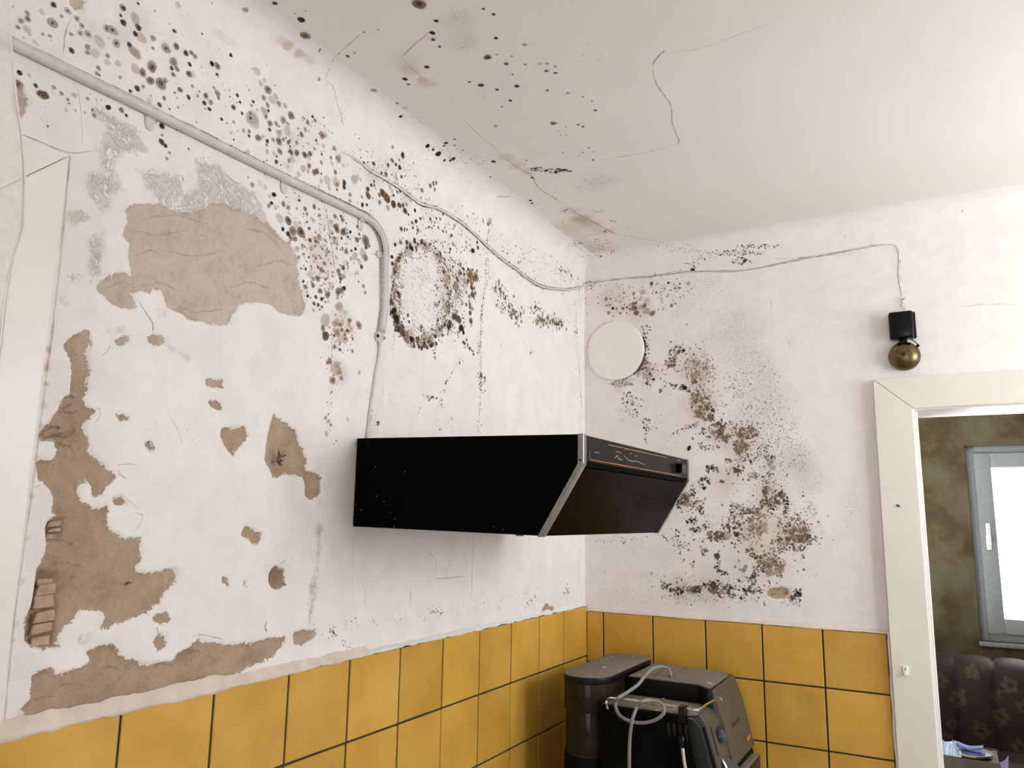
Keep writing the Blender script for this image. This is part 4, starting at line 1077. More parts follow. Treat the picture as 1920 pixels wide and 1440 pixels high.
for a in ((1150, 545, 60, 16, 40, .8, 2., 'kg'), (1180, 575, 50, 20, 60, .8, 2.4, 'kgb'), (1255, 545, 60, 22, 60, .7, 1.8, 'kg'), (1100, 560, 8, 40, 30, .7, 1.8, 'kg'), (1105, 532, 14, 8, 50, .6, 1.6, 'kKb'),
          (1300, 540, 70, 24, 140, .5, 1.1, 'gk'), (1330, 590, 90, 50, 300, .5, 1.1, 'gf'), (1370, 650, 80, 50, 420, .5, 1.1, 'gf'), (1400, 680, 50, 35, 320, .5, 1., 'g'), (1420, 730, 60, 60, 340, .5, 1.3, 'gk'), (1450, 790, 60, 60, 340, .5, 1.3, 'gk'), (1470, 850, 60, 50, 260, .5, 1.4, 'gk'), (1440, 830, 60, 40, 180, .7, 1.8, 'gk'), (1500, 860, 16, 26, 120, .5, 1.2, 'g'), (1520, 900, 30, 40, 100, .5, 1.2, 'gf'), (1240, 590, 60, 30, 70, .5, 1.1, 'g'), (1380, 720, 30, 30, 80, .8, 2., 'gk'),
          (1210, 620, 12, 16, 40, .8, 2.6, 'kbB'), (1213, 650, 8, 26, 34, .8, 2.8, 'kK'), (1208, 680, 12, 18, 60, 1., 3.2, 'kBb'), (1196, 695, 14, 12, 60, .8, 2., 'bt'), (1165, 720, 26, 6, 160, .6, 1.6, 'bbt'), (1170, 713, 24, 4, 50, .6, 1.6, 'kg'),
          (1215, 710, 14, 18, 50, 1., 2.8, 'kKg'), (1240, 695, 34, 16, 60, .8, 2.4, 'kgb'), (1272, 655, 12, 10, 26, 1.3, 4., 'Bbk'), (1262, 672, 12, 20, 40, 1.2, 3.2, 'kBb'), (1256, 685, 8, 7, 18, 1.4, 3.4, 'bB'), (1300, 680, 40, 34, 130, .8, 2.2, 'bgkt'), (1310, 695, 30, 26, 110, .8, 2., 'btg'), (1325, 700, 24, 20, 80, .8, 2., 'bt'), (1300, 712, 10, 8, 20, 1.4, 3.6, 'Bb'),
          (1175, 745, 10, 14, 30, 1., 2.6, 'kKb'), (1192, 752, 18, 14, 50, .8, 2.4, 'bkt'), (1168, 770, 8, 22, 30, .7, 2., 'kg'), (1187, 775, 12, 10, 26, .8, 2.2, 'bk'), (1212, 795, 9, 14, 50, .8, 2.4, 'kb'), (1213, 820, 5, 16, 18, .8, 2.2, 'k'), (1222, 805, 20, 4, 14, .7, 2., 'k'),
          (1310, 735, 26, 20, 80, 1., 3.2, 'Bbkt'), (1318, 760, 24, 18, 80, 1., 3.2, 'kBb'), (1308, 745, 14, 10, 20, 2., 5., 'bBt'), (1325, 775, 16, 20, 70, 1.2, 4., 'BbBkt'), (1308, 782, 6, 10, 14, 2.5, 5., 'Bbt'), (1333, 783, 5, 9, 14, 2., 4.5, 'Bb'), (1352, 795, 12, 8, 30, 1.4, 3.4, 'kKB'), (1346, 808, 12, 12, 40, 1.6, 4.2, 'BBbk'), (1362, 822, 10, 12, 40, 1.2, 3.4, 'kBb'), (1345, 820, 20, 14, 40, .8, 2.2, 'kb'), (1400, 812, 24, 14, 110, 1.2, 3.4, 'kBbK'), (1390, 800, 40, 14, 60, .8, 2.2, 'bkg'), (1390, 838, 18, 15, 120, 1.1, 3.2, 'kBbK'), (1395, 862, 20, 14, 50, 1., 3., 'bkt'), (1430, 845, 14, 14, 50, .8, 2., 'bg'), (1444, 860, 12, 8, 26, 1., 2.6, 'bk'), (1330, 840, 20, 10, 40, .8, 2.6, 'kKg'), (1365, 863, 6, 7, 10, 2., 4.4, 'kBg'), (1387, 880, 12, 8, 26, 1.4, 4.2, 'BBk'), (1372, 880, 16, 10, 26, 1., 3.4, 'gkb'), (1335, 880, 14, 9, 50, 1.2, 4., 'kKg'), (1382, 892, 4, 5, 8, 1.4, 3., 'kg'), (1415, 892, 12, 8, 60, .8, 2., 'kg'), (1440, 900, 14, 16, 60, .8, 2.4, 'kKg'), (1354, 902, 4, 5, 10, 1.4, 3.2, 'Bk'), (1320, 905, 14, 16, 40, 1.4, 4., 'kKg'), (1420, 800, 60, 60, 140, .8, 2., 'bkg'), (1440, 880, 50, 40, 120, .8, 2.2, 'gkb'),
          (1283, 935, 12, 12, 60, 1.6, 4., 'kKB'), (1275, 945, 8, 12, 26, 1.6, 3.8, 'kK'), (1305, 945, 16, 14, 50, 1., 3., 'kBb'), (1316, 958, 6, 9, 14, 2., 4., 'kK'), (1323, 935, 5, 6, 14, .8, 2.4, 'ok'), (1300, 920, 10, 14, 30, 1., 3., 'kK'),
          (1270, 1000, 6, 12, 18, 1.2, 3., 'kK'), (1296, 977, 14, 5, 24, 1.4, 3.6, 'kK'), (1305, 993, 14, 6, 26, 1.2, 3.4, 'kB'), (1320, 988, 5, 8, 12, 1., 3., 'k'), (1265, 1015, 16, 10, 30, .8, 2.4, 'kg'), (1285, 1022, 12, 8, 24, 1., 3., 'kg'), (1270, 1035, 8, 14, 20, .8, 2.4, 'kg'), (1280, 1050, 5, 6, 10, .8, 2.4, 'k'), (1322, 1035, 8, 10, 30, 1., 3., 'Bbt'), (1345, 1042, 8, 6, 26, 1.2, 4., 'kK'), (1347, 1055, 4, 14, 20, 1.2, 3., 'kK'), (1300, 1058, 6, 8, 20, .8, 2.4, 'Bt'), (1355, 1075, 14, 5, 24, .8, 2.4, 'kK'),
          (1342, 1003, 20, 10, 70, 1.4, 3.8, 'gbBk'), (1350, 1010, 14, 7, 26, 1.6, 4., 'Bbk'), (1364, 990, 6, 14, 36, 1., 2.8, 'kKb'), (1372, 970, 8, 12, 36, .9, 2.6, 'kb'), (1385, 988, 14, 10, 30, 1.2, 3.4, 'kK'), (1380, 1002, 6, 5, 8, 3., 5.5, 'K'), (1395, 1010, 16, 12, 40, 1., 3., 'kg'), (1378, 952, 14, 10, 50, 1., 2.8, 'kg'), (1400, 958, 14, 8, 50, 1., 3., 'bBk'), (1418, 955, 14, 10, 30, 1.2, 3.2, 'kK'), (1420, 975, 20, 18, 110, .8, 2.8, 'bkBt'), (1418, 998, 14, 12, 70, .8, 3., 'bBt'), (1434, 925, 6, 12, 26, 1.6, 4.4, 'BBb'), (1430, 945, 7, 8, 20, 1.6, 4., 'Bb'), (1450, 945, 16, 14, 50, 1.6, 4., 'kKB'), (1460, 930, 16, 14, 40, 1.6, 4., 'kBK'), (1472, 940, 10, 14, 36, 1., 3.6, 'kK'), (1475, 960, 8, 14, 40, 1.2, 3.4, 'BbK'), (1462, 985, 5, 10, 14, 1.6, 3.8, 'gb'), (1478, 993, 14, 10, 60, 1.2, 3.4, 'bBt'), (1500, 1003, 24, 16, 200, 1., 3.2, 'BbBk'), (1515, 1012, 20, 12, 110, .9, 2.8, 'Bbk'), (1475, 1012, 4, 4, 5, 4., 6., 'K'), (1463, 1013, 6, 4, 6, 3., 5., 'kB'), (1492, 975, 16, 14, 60, 1., 2.8, 'kbg'), (1508, 985, 12, 12, 50, 1., 2.6, 'bk'), (1480, 1025, 16, 10, 40, 1., 3., 'kK'), (1500, 1028, 14, 6, 40, 1., 2.6, 'Bb'), (1460, 1025, 20, 14, 90, 1., 2.8, 'bBt'), (1405, 1030, 10, 8, 30, 1., 3.2, 'bB'), (1415, 1042, 14, 6, 36, 1., 3., 'bBk'), (1440, 1050, 26, 16, 170, .9, 2.8, 'bBtk'), (1450, 1066, 24, 14, 130, .9, 2.6, 'btb'), (1425, 1065, 12, 12, 50, 1., 2.8, 'kgb'), (1415, 1078, 10, 6, 26, 1.2, 3.4, 'kg'), (1462, 1080, 6, 4, 12, 1, 3, 'Bt'), (1390, 1060, 12, 14, 10, 1., 6., 'sg'), (1400, 1084, 22, 8, 36, 1., 3., 'kgK'), (1410, 1090, 10, 8, 24, 1.2, 3.6, 'gk'), (1520, 960, 16, 16, 70, .6, 1.8, 'g'), (1530, 1000, 20, 20, 80, .5, 1.6, 'g'), (1510, 1060, 30, 30, 70, .5, 1.4, 'gf'), (1440, 990, 60, 60, 200, .5, 1.6, 'gk'), (1500, 940, 30, 30, 40, .6, 1.6, 'kg'),
          (1250, 1100, 12, 8, 24, 1.2, 3.4, 'kK'), (1270, 1108, 16, 8, 40, 1.2, 3.4, 'kK'), (1290, 1104, 16, 6, 40, 1., 3., 'kBt'), (1306, 1104, 14, 9, 50, 1.2, 3.6, 'KkB'), (1340, 1098, 20, 10, 70, 1.2, 3.8, 'KkB'), (1345, 1108, 16, 6, 36, 1., 3., 'BBk'), (1365, 1104, 8, 12, 36, 1.2, 3.4, 'kKg'), (1372, 1116, 7, 5, 16, 1., 2.8, 'k'), (1392, 1120, 6, 4, 8, 1.4, 3.6, 'K'), (1402, 1108, 12, 10, 40, 1.2, 3.4, 'kKg'), (1420, 1108, 14, 8, 30, 1., 3., 'kK'), (1495, 1112, 9, 8, 30, 1.6, 4., 'KK'), (1492, 1125, 10, 10, 24, 1.2, 3., 'kK'), (1485, 1118, 3, 4, 6, 2., 4., 'B'), (1480, 1130, 16, 6, 30, .7, 1.8, 'kg'), (1340, 1122, 110, 10, 220, .5, 1.5, 'kgf'), (1270, 1125, 50, 12, 110, .5, 1.4, 'kg'), (1280, 1088, 60, 14, 40, .6, 1.6, 'kg'), (1400, 1135, 130, 14, 120, .5, 1.1, 'gf'), (1160, 1120, 60, 20, 60, .5, 1.2, 'g'), (1180, 1010, 40, 12, 40, .6, 1.8, 'kg'), (1135, 1015, 20, 6, 24, .6, 1.6, 'k'), (1170, 1015, 4, 8, 14, .8, 2., 'k'), (1230, 1085, 16, 20, 20, .8, 2., 'kg'), (1120, 1060, 20, 40, 26, .5, 1.4, 'gf'), (1205, 1075, 60, 20, 20, .5, 1.2, 'k'), (1240, 780, 50, 40, 34, .5, 1.3, 'kg'), (1250, 830, 40, 24, 30, .5, 1.3, 'kg'), (1590, 950, 20, 40, 30, .5, 1.3, 'gf'), (1600, 940, 10, 16, 26, .5, 1.2, 'g')):
    blob('B', *a)
for p, w, n, r0, r1, kk in (([(1247, 717), (1262, 722), (1275, 727), (1284, 727)], 2.8, 34, 1., 3., 'kBbg'), ([(1281, 726), (1284, 728)], 1.5, 4, 3, 5, 'K'), ([(1240, 735), (1247, 722)], 1, 8, 1, 2, 'K'), ([(1236, 730), (1240, 740)], 1, 5, 1.5, 3, 'K'), ([(1266, 812), (1285, 803), (1300, 797)], 2, 30, 1, 2.6, 'kbB'), ([(1405, 870), (1420, 855)], 1.5, 14, .8, 2.4, 'kK'), ([(1293, 838), (1293, 842)], 1.5, 5, 2., 4., 'K'), ([(1310, 828), (1314, 836)], 2, 8, 1.5, 3.4, 'Kg'), ([(1300, 820), (1299, 824)], 1, 4, 1, 2.6, 'K'), ([(1318, 803), (1318, 815)], 3, 10, 1.5, 3.2, 'kK'), ([(1204, 630), (1206, 642), (1205, 650)], 1.6, 14, 1.5, 4, 'K'), ([(1205, 672), (1198, 685)], 3, 16, 1.5, 4., 'KB'), ([(1242, 1000), (1250, 1012)], 1.5, 8, 1, 3, 'K'), ([(1340, 1060), (1348, 1070), (1362, 1076)], 2, 24, 1, 2.6, 'kK'), ([(1393, 960), (1375, 985), (1362, 998)], 4, 40, 1, 2.6, 'kb'),
                            ([(1100, 527), (1180, 518), (1260, 512), (1340, 507)], 2.5, 60, .5, 1.6, 'kg'), ([(1300, 507), (1302, 500)], 2, 6, 1.5, 3.5, 'K')):
    trail('B', p, w, n, r0, r1, kk)
MB.spot('B', 1206, 641, 5, 'K', R1); MB.spot('B', 1506, 930, 2.4, 'K', R1); MB.spot('B', 1684, 780, 1.5, 'g', R1)
# cove above the back wall
for a in ((1380, 474, 60, 7, 130, .7, 2.2, 'kkKb'), (1420, 462, 50, 5, 80, .7, 2.2, 'kK'), (1390, 490, 24, 7, 50, 1., 3., 'kKb'), (1305, 490, 30, 8, 20, .8, 2.4, 'kg'), (1290, 470, 50, 6, 60, .6, 1.6, 'kg'), (1330, 480, 40, 8, 40, .6, 1.6, 'kbt')):
    blob('B', *a)

# ceiling
spots('C', 600, 0, 2.743, '''510 18 38 b;510 18 26 B;840 44 10 K;893 73 12 k;598 105 14 K;578 168 16 K;582 202 12 K;615 238 10 k;905 195 12 K;1052 228 14 g;862 293 24 b;862 293 14 k;908 278 10 g;958 326 14 k;228 163 8 k;298 150 6 k;143 287 12 k;178 269 8 k;550 344 15 K;437 406 15 K;455 431 10 k;277 462 18 g;397 530 12 g;437 554 16 f;415 597 11 K;828 437 18 k;768 420 10 k;910 460 11 k;1012 440 14 K;990 380 8 k;1165 363 12 k;1212 373 11 k;1170 462 10 k;1275 477 12 g;1352 497 8 k;1398 519 7 k;1417 567 10 k;980 516 10 K;935 547 8 k;1200 633 18 b;1328 640 9 k;1353 651 9 k;1265 653 5 k;1226 674 5 k;1237 693 5 k;1266 693 5 k;902 647 14 g;553 750 14 K;581 769 9 K;608 790 18 K;648 734 13 K;638 748 9 k;693 716 9 k;692 746 8 k;735 771 8 k;687 815 12 K;671 824 10 k;639 824 10 k;892 830 14 K;876 909 8 K;1090 912 10 K;1383 760 8 k;1406 781 7 k;1404 821 9 k;1350 780 5 k;1062 823 7 k;1250 783 6 k;1145 1075 6 k;1083 1030 11 K;1090 1044 9 K;1466 1189 9 k;1208 1022 7 k;1170 325 12 g;1130 325 14 f;1210 340 12 g;1055 330 10 g;985 288 9 g''')
for x, y, r, k in ((515, 5, 6, 'k'), (565, 37, 8, 'K'), (572, 66, 12, 't'), (572, 67, 11, 'b'), (460, 18, 6, 'g'), (786, 8, 13, 'b'), (553, 25, 2, 'k'), (573, 20, 2, 'k'), (600, 92, 3, 'k'), (598, 96, 2.5, 'k'), (598, 148, 4, 'g'), (397, 6, 2, 'k')):
    MC.spot('C', x, y, r, k, R1)
for a in ((860, 30, 20, 26, 60, .5, 1.2, 'kg'), (878, 80, 18, 26, 60, .5, 1.2, 'kg'), (1000, 200, 180, 80, 90, .5, 1.4, 'kg'), (850, 290, 60, 22, 70, .6, 1.8, 'kk'), (840, 280, 20, 10, 30, .5, 1.2, 'bt'), (1040, 320, 34, 5, 110, .8, 3.6, 'KK'), (1006, 317, 13, 5, 50, .8, 3., 'KK'), (1140, 336, 34, 9, 90, .6, 1.4, 'g'), (1060, 290, 60, 20, 30, .6, 1.8, 'k'), (1080, 350, 60, 20, 50, .6, 1.8, 'kg'), (1150, 370, 60, 20, 60, .5, 1.4, 'g'), (1120, 395, 16, 5, 30, .6, 1.8, 'gk'), (1150, 413, 12, 3, 18, .8, 2., 'k'), (1105, 455, 50, 10, 90, .8, 2.6, 'gkk'), (1130, 470, 30, 8, 40, .8, 2.2, 'gk'), (1190, 425, 30, 6, 40, .6, 1.6, 'g'), (1260, 460, 50, 8, 40, .6, 1.8, 'gk'), (1110, 480, 30, 4, 16, .8, 2.4, 'k'), (785, 222, 12, 8, 30, .5, 1.2, 'kb'), (975, 350, 60, 12, 30, .5, 1.2, 'g'), (1100, 100, 40, 30, 30, .6, 2., 'gf'), (890, 300, 40, 12, 24, .8, 2., 'kK')):
    blob('C', *a)

for a in ((838, 560, 34, 75, 260, .7, 2.6, 'kKbBbg'), (850, 600, 26, 40, 160, .8, 3., 'kKbB'), (832, 500, 22, 40, 120, .7, 2.4, 'kbBg'), (790, 470, 40, 22, 110, .7, 2.6, 'kbBg'), (750, 520, 14, 60, 120, .7, 2.4, 'kKbg'), (785, 625, 40, 22, 150, .8, 2.8, 'kKbB'), (860, 520, 26, 40, 120, .7, 2.2, 'kbg'), (620, 480, 70, 70, 130, 1., 4., 'bbgtk'), (640, 640, 26, 30, 40, 1., 4., 'bBt'), (940, 560, 8, 20, 40, 1., 3., 'bBt'), (1030, 602, 30, 9, 70, .8, 3., 'bBbk'), (960, 580, 20, 16, 60, .8, 3., 'btb')):
    blob('L', *a)
for a in ((840, 560, 34, 70, 40, 3., 8., 'tth'), (745, 540, 12, 70, 22, 3., 7., 'tt'), (790, 635, 40, 18, 22, 3., 7., 'tt')):
    blob('L', *a)
for p, w, n, r0, r1, kk in (([(1270, 650), (1310, 730), (1340, 800), (1400, 830), (1400, 900)], 20, 260, .8, 3., 'kKBbbg'), ([(1300, 700), (1370, 790), (1430, 850)], 30, 220, .6, 1.8, 'kBbg'), ([(1280, 930), (1310, 1000), (1370, 1000), (1440, 940), (1500, 1000), (1440, 1060), (1350, 1100)], 20, 420, .8, 3.2, 'kKBbbg'), ([(1270, 1100), (1500, 1112)], 10, 120, .8, 3., 'kKb'), ([(1360, 980), (1500, 1000)], 34, 220, .6, 2., 'kKbg'), ([(1170, 560), (1260, 545)], 16, 60, .7, 2.4, 'kbg')):
    trail('B', p, w, n, r0, r1, kk)
VC = [(1154.5 + 55.2 * math.cos(t), 657.5 + 55.4 * math.sin(t)) for t in np.linspace(-1.2, 2.5, 40)]  # crack shadow painted as dark arcs round the vent cover
MB.line('B', VC, 2.2, (.10, .085, .07, .9), R1, 2, .0006, .4)
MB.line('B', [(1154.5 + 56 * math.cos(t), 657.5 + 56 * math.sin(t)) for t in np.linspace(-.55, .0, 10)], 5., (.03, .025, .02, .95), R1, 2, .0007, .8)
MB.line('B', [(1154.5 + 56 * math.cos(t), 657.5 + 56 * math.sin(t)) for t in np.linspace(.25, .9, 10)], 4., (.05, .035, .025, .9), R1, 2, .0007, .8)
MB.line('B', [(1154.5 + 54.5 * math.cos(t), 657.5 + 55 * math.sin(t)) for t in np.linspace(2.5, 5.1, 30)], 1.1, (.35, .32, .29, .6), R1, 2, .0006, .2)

# ---- cracks
GR, DK = (.16, .15, .14, .75), (.05, .045, .04, .9)
for p, w, c in (([(1247, 94), (1232, 107), (1224, 122)], 2.4, DK), ([(1224, 122), (1228, 150), (1245, 178), (1258, 197), (1261, 232), (1273, 264), (1267, 271)], 1.5, (.10, .095, .09, .85)), ([(1267, 271), (1224, 282), (1170, 292), (1110, 302)], 1.3, (.3, .28, .26, .6)), ([(1247, 99), (1312, 90), (1380, 66), (1462, 37)], 1.2, (.34, .32, .3, .55)),
                ([(685, 56), (660, 78), (630, 105), (618, 125)], 1.3, (.3, .27, .25, .7)), ([(618, 125), (609, 150)], 1.2, (.3, .27, .25, .6)), ([(805, 60), (775, 85), (752, 108)], 1.8, (.34, .22, .14, .7)), ([(752, 108), (775, 130), (800, 150), (830, 165)], 1.8, (.5, .36, .26, .5)), ([(940, 290), (965, 310), (995, 328), (1005, 345), (1020, 360), (1040, 370), (1062, 385)], 1.5, (.34, .25, .19, .75)), ([(1062, 385), (1085, 402), (1110, 415), (1145, 434), (1160, 440)], 1.7, (.30, .20, .13, .8)), ([(1160, 440), (1190, 445), (1230, 452), (1265, 458)], 1.2, (.4, .34, .29, .6)), ([(1145, 434), (1120, 439), (1080, 441)], 1.2, (.4, .34, .29, .5)), ([(860, 215), (890, 245), (925, 275), (940, 290)], 1.2, (.5, .42, .35, .5)), ([(930, 368), (958, 369)], 1.6, (.2, .18, .16, .7)), ([(985, 388), (1020, 380)], 1, (.4, .37, .33, .5)), ([(1080, 460), (1095, 472)], 1, (.5, .4, .35, .5))):
    MC.line('C', p, w, c, R1)
for p, w, c in (([(609, 150), (625, 165), (632, 195), (640, 220), (644, 240)], 1.2, (.28, .27, .26, .65)), ([(133, 35), (122, 65), (118, 110)], 1.4, GR), ([(130, 142), (145, 170), (152, 215), (154, 275)], 1.2, (.36, .35, .34, .6)), ([(33, 248), (80, 268), (130, 286), (175, 283)], 2., (.35, .33, .31, .55)), ([(607, 380), (615, 420), (620, 450), (625, 490), (628, 520)], 1.4, GR), ([(620, 620), (622, 660), (621, 700)], 1.2, (.4, .3, .25, .6)),
                ([(258, 562), (272, 585), (285, 605), (287, 625)], 1.5, GR), ([(207, 643), (200, 660), (188, 667)], 1.2, (.3, .27, .25, .6)), ([(175, 770), (185, 765), (187, 780), (175, 795)], 1.2, (.45, .39, .34, .6)), ([(312, 772), (330, 800), (342, 830)], 1.4, (.5, .46, .42, .5)), ([(220, 872), (240, 870), (258, 872)], 1.6, (.32, .29, .27, .6)), ([(220, 880), (225, 890), (240, 900)], 1.5, (.3, .27, .24, .6)), ([(235, 935), (250, 945), (258, 955)], 1.1, (.4, .36, .33, .6)), ([(75, 910), (65, 913)], 1.2, GR), ([(420, 325), (432, 335), (440, 342), (450, 345)], 1.5, GR), ([(340, 328), (344, 340)], 2, GR), ([(270, 1146), (280, 1155)], 1.6, DK), ([(294, 1175), (297, 1192)], 1.6, GR), ([(500, 1164), (497, 1175), (500, 1187)], 3.2, (.17, .15, .13, .7)), ([(360, 1192), (380, 1190), (400, 1195), (420, 1199)], 1.4, (.5, .44, .4, .7)), ([(524, 1058), (536, 1050)], 1.3, GR), ([(548, 893), (556, 895)], 1.6, GR), ([(250, 1000), (268, 970), (250, 960)], 1., (.6, .5, .45, .5)),
                ([(694, 475), (707, 480), (712, 488)], 1.2, GR), ([(740, 600), (738, 640)], 1.2, GR), ([(888, 1010), (886, 1050), (884, 1100), (880, 1130)], 1.3, (.45, .44, .43, .55)), ([(800, 1030), (815, 1050), (818, 1085)], 1.2, (.5, .48, .46, .35)), ([(818, 1085), (850, 1083), (870, 1080)], 2.2, (.42, .42, .42, .4)), ([(770, 1100), (768, 1140)], 1.2, (.45, .44, .43, .5)), ([(662, 1000), (660, 1080), (660, 1140)], 1.1, (.5, .49, .48, .4)), ([(685, 1100), (683, 1135)], 1.3, (.45, .44, .43, .5)), ([(940, 640), (938, 655)], 1.1, GR), ([(1060, 405), (1052, 420)], 1.2, (.4, .36, .32, .6)), ([(1056, 397), (1066, 390)], 3.2, (.12, .11, .10, .8)), ([(920, 402), (914, 440), (912, 475)], 1.3, (.3, .27, .24, .7)), ([(912, 480), (908, 540), (904, 580), (900, 650), (901, 720), (897, 800)], 1.3, (.3, .28, .26, .6)), ([(1083, 660), (1088, 720), (1092, 775)], 1.2, (.4, .38, .36, .6)), ([(1078, 560), (1081, 620)], 1.1, (.4, .38, .36, .6)), ([(88, 432), (94, 400), (104, 375)], 3.4, (.24, .14, .05, .9)), ([(10, 1210), (30, 1198)], 1.4, (.6, .58, .55, .7))):
    ML.line('L', p, w, c, R1)
for p, w, c in (([(1444, 600), (1447, 560), (1447, 640)], 1., (.62, .59, .56, .3)), ([(1475, 632), (1483, 650)], 1.1, (.35, .33, .3, .6)), ([(1520, 660), (1530, 655)], 1., (.4, .38, .35, .5)), ([(1095, 692), (1105, 680)], 1.2, (.4, .38, .36, .6)), ([(1584, 450), (1583, 438)], 1.2, (.5, .46, .42, .6)), ([(1340, 906), (1400, 908), (1440, 915)], 1., (.66, .63, .6, .3)), ([(1330, 941), (1390, 942), (1520, 940)], 1., (.66, .63, .6, .3)), ([(1440, 485), (1500, 483), (1600, 476)], 1., (.6, .57, .54, .5)), ([(1800, 575), (1860, 570), (1910, 572)], 1.1, (.55, .52, .5, .45)), ([(1800, 398), (1806, 394), (1803, 400)], 1.2, (.4, .37, .33, .6)), ([(1100, 1143), (1200, 1149), (1300, 1158), (1400, 1167), (1500, 1176), (1600, 1182), (1660, 1186)], 2.2, (.18, .10, .075, .75)), ([(1280, 1105), (1290, 1090)], 1.2, GR)):
    MB.line('B', p, w, c, R1)

# crevices, ridges and pits in the bare plaster
BRN, RDG = (.17, .105, .065, .62), (.32, .235, .17, .38)
for st in ('250 985 300 960 350 965', '240 1030 290 1010 330 1005 390 985', '310 1040 345 1062 400 1075', '355 800 380 790 430 795', '330 880 400 880 440 870', '300 1010 350 1020 400 1000 420 960', '345 865 400 830', '230 1020 245 975'):
    ML.line('L', px_poly(st, *A2), 5.0, BRN, R1, 6, .0012, 1.2)
ML.line('L', px_poly('310 968 332 970', *A2), 4.5, (.03, .02, .015, .95), R1, 4, .0012, .5)
ML.line('L', px_poly('695 415 715 400 742 398', *A3), 4., (.06, .035, .022, .9), R1, 5, .0012, .6)
ML.line('L', px_poly('822 1050 845 1045 868 1085', *A2), 3.2, (.06, .035, .025, .9), R1, 5, .0012, .6)
for st in ('290 300 330 285 400 290 450 310', '240 230 300 250 340 270', '300 20 330 40 370 30', '330 150 380 175 420 170', '180 1060 240 1040 310 1035', '190 890 240 900 290 905', '690 860 720 880 750 850', '860 880 900 850 960 860 985 890', '1030 800 1090 780 1130 790', '330 980 400 960 470 980', '560 880 620 870 680 890'):
    ML.line('L', px_poly(st, *A3), 3.6, RDG, R1, 6, .0010, 1.4)
for st in ('250 480 280 470 300 480', '250 540 300 530 330 545', '310 470 370 480 420 470', '330 575 370 585 420 580', '460 430 500 440 530 470', '240 430 290 440 350 430', '430 540 470 530 520 545', '200 540 225 530 250 535', '480 500 520 490 555 500', '270 410 330 405 390 420'):
    ML.line('L', px_poly(st), 4.0, (.46, .36, .28, .26), R1, 6, .0010, 2.)
for a in ((400, 500, 140, 80, 90), (130, 1050, 40, 90, 50), (120, 850, 40, 40, 26), (200, 1270, 130, 24, 50), (400, 1225, 100, 16, 26), (540, 860, 28, 40, 30), (150, 700, 14, 60, 16)):
    blob('L', a[0], a[1], a[2], a[3], a[4], .6, 1.6, 'gbt')
# thin dark lines drawn to set off the edge of the door casing
ML.line('L', [(131, 292), (105, 560), (77, 780), (55, 957), (27, 1160), (5, 1377)], 3.0, (.42, .36, .31, .55), R1, 8, .0008, .5, False)
ML.line('L', [(33, 249), (80, 269), (131, 291)], 1.6, (.30, .28, .26, .6), R1, 6, .0008, .5)

# ------------------------------------------------------------------ bell wire painted onto both walls, its gap shadows and mould painted as dark edge lines
bw = [(640, 285), (657, 293), (675, 305), (693, 320), (720, 335), (747, 352), (773, 372), (790, 383), (817, 390), (837, 400), (867, 420), (888, 438), (913, 462), (937, 483), (963, 502), (993, 525), (1017, 538), (1057, 543), (1086, 539)]
bb = [(1103, 532), (1120, 528), (1167, 522), (1220, 518), (1267, 512), (1313, 508), (1380, 508), (1430, 500), (1480, 490), (1520, 482), (1560, 475), (1605, 467), (1650, 459), (1676, 459)]
bc = [(1679, 460), (1685, 472), (1686, 490), (1685, 505), (1686, 525), (1690, 547), (1691, 556)]
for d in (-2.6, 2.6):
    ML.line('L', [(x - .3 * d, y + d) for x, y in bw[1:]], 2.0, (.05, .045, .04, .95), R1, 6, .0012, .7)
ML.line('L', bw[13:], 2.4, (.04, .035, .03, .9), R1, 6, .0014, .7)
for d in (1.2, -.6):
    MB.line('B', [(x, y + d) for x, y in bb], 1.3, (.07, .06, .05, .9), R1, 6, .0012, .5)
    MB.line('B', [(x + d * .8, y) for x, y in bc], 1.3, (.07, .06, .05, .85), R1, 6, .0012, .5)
trail('L', bw[2:], 2.4, 120, .7, 1.8, 'kK')
# grime in the edges of the pipe
pipe_px = [(24, 82), (100, 118), (195, 164), (290, 210), (400, 265), (540, 337), (620, 374), (695, 410)]
ML.line('L', [(x + 3, y - 5.5) for x, y in pipe_px[3:]], 2.6, (.05, .045, .04, .95), R1, 8, .0025, .6)
ML.line('L', [(x + 3, y - 8.5) for x, y in pipe_px[:4]], 2.0, (.25, .23, .22, .7), R1, 8, .0025, .4)
ML.line('L', [(x - 2, y + 7) for x, y in pipe_px[3:]], 1.6, (.10, .09, .085, .8), R1, 8, .0025, .6)
ML.line('L', [(718, 500), (717, 560), (714, 600), (709, 660), (702, 700), (697, 740), (694, 780), (692, 818)], 2.2, (.10, .095, .09, .85), R1, 8, .0016, .3)

ML.build('mould_growth', wall_left, 'black, grey and brown mould spots, cracks, stains and painted gap shade')
MB.build('mould_growth', wall_back, 'dense brown and black mould specks and painted gap shade beside the vent cover')
MC.build('mould_growth', ceiling, 'scattered black mould specks, cracks and rust stains')


def lift(surf, pts, h):
    out = []
    for q in pts:
        p, u, v, n = hit(surf, *q)
        out.append(p + n * h)
    return out


wl = smooth_path(lift('L', bw, .0016), 5)
wb = smooth_path(lift('B', bb, .0008), 5) + smooth_path(lift('B', bc, .0008), 5)
rr = [.0008 + .0019 * min(1, i / 14) for i in range(len(wl))]
wire = mesh_obj('bell_wire', *join_data([tube_data(wl, [r * (1 - .45 * max(0, (i - 60) / 40)) for i, r in enumerate(rr)], 8), tube_data([wl[-1]] + wb, .0014, 6)]), 'wire', None, True)
tag(wire, 'thin painted bell wire running across both walls under the ceiling', 'wire')
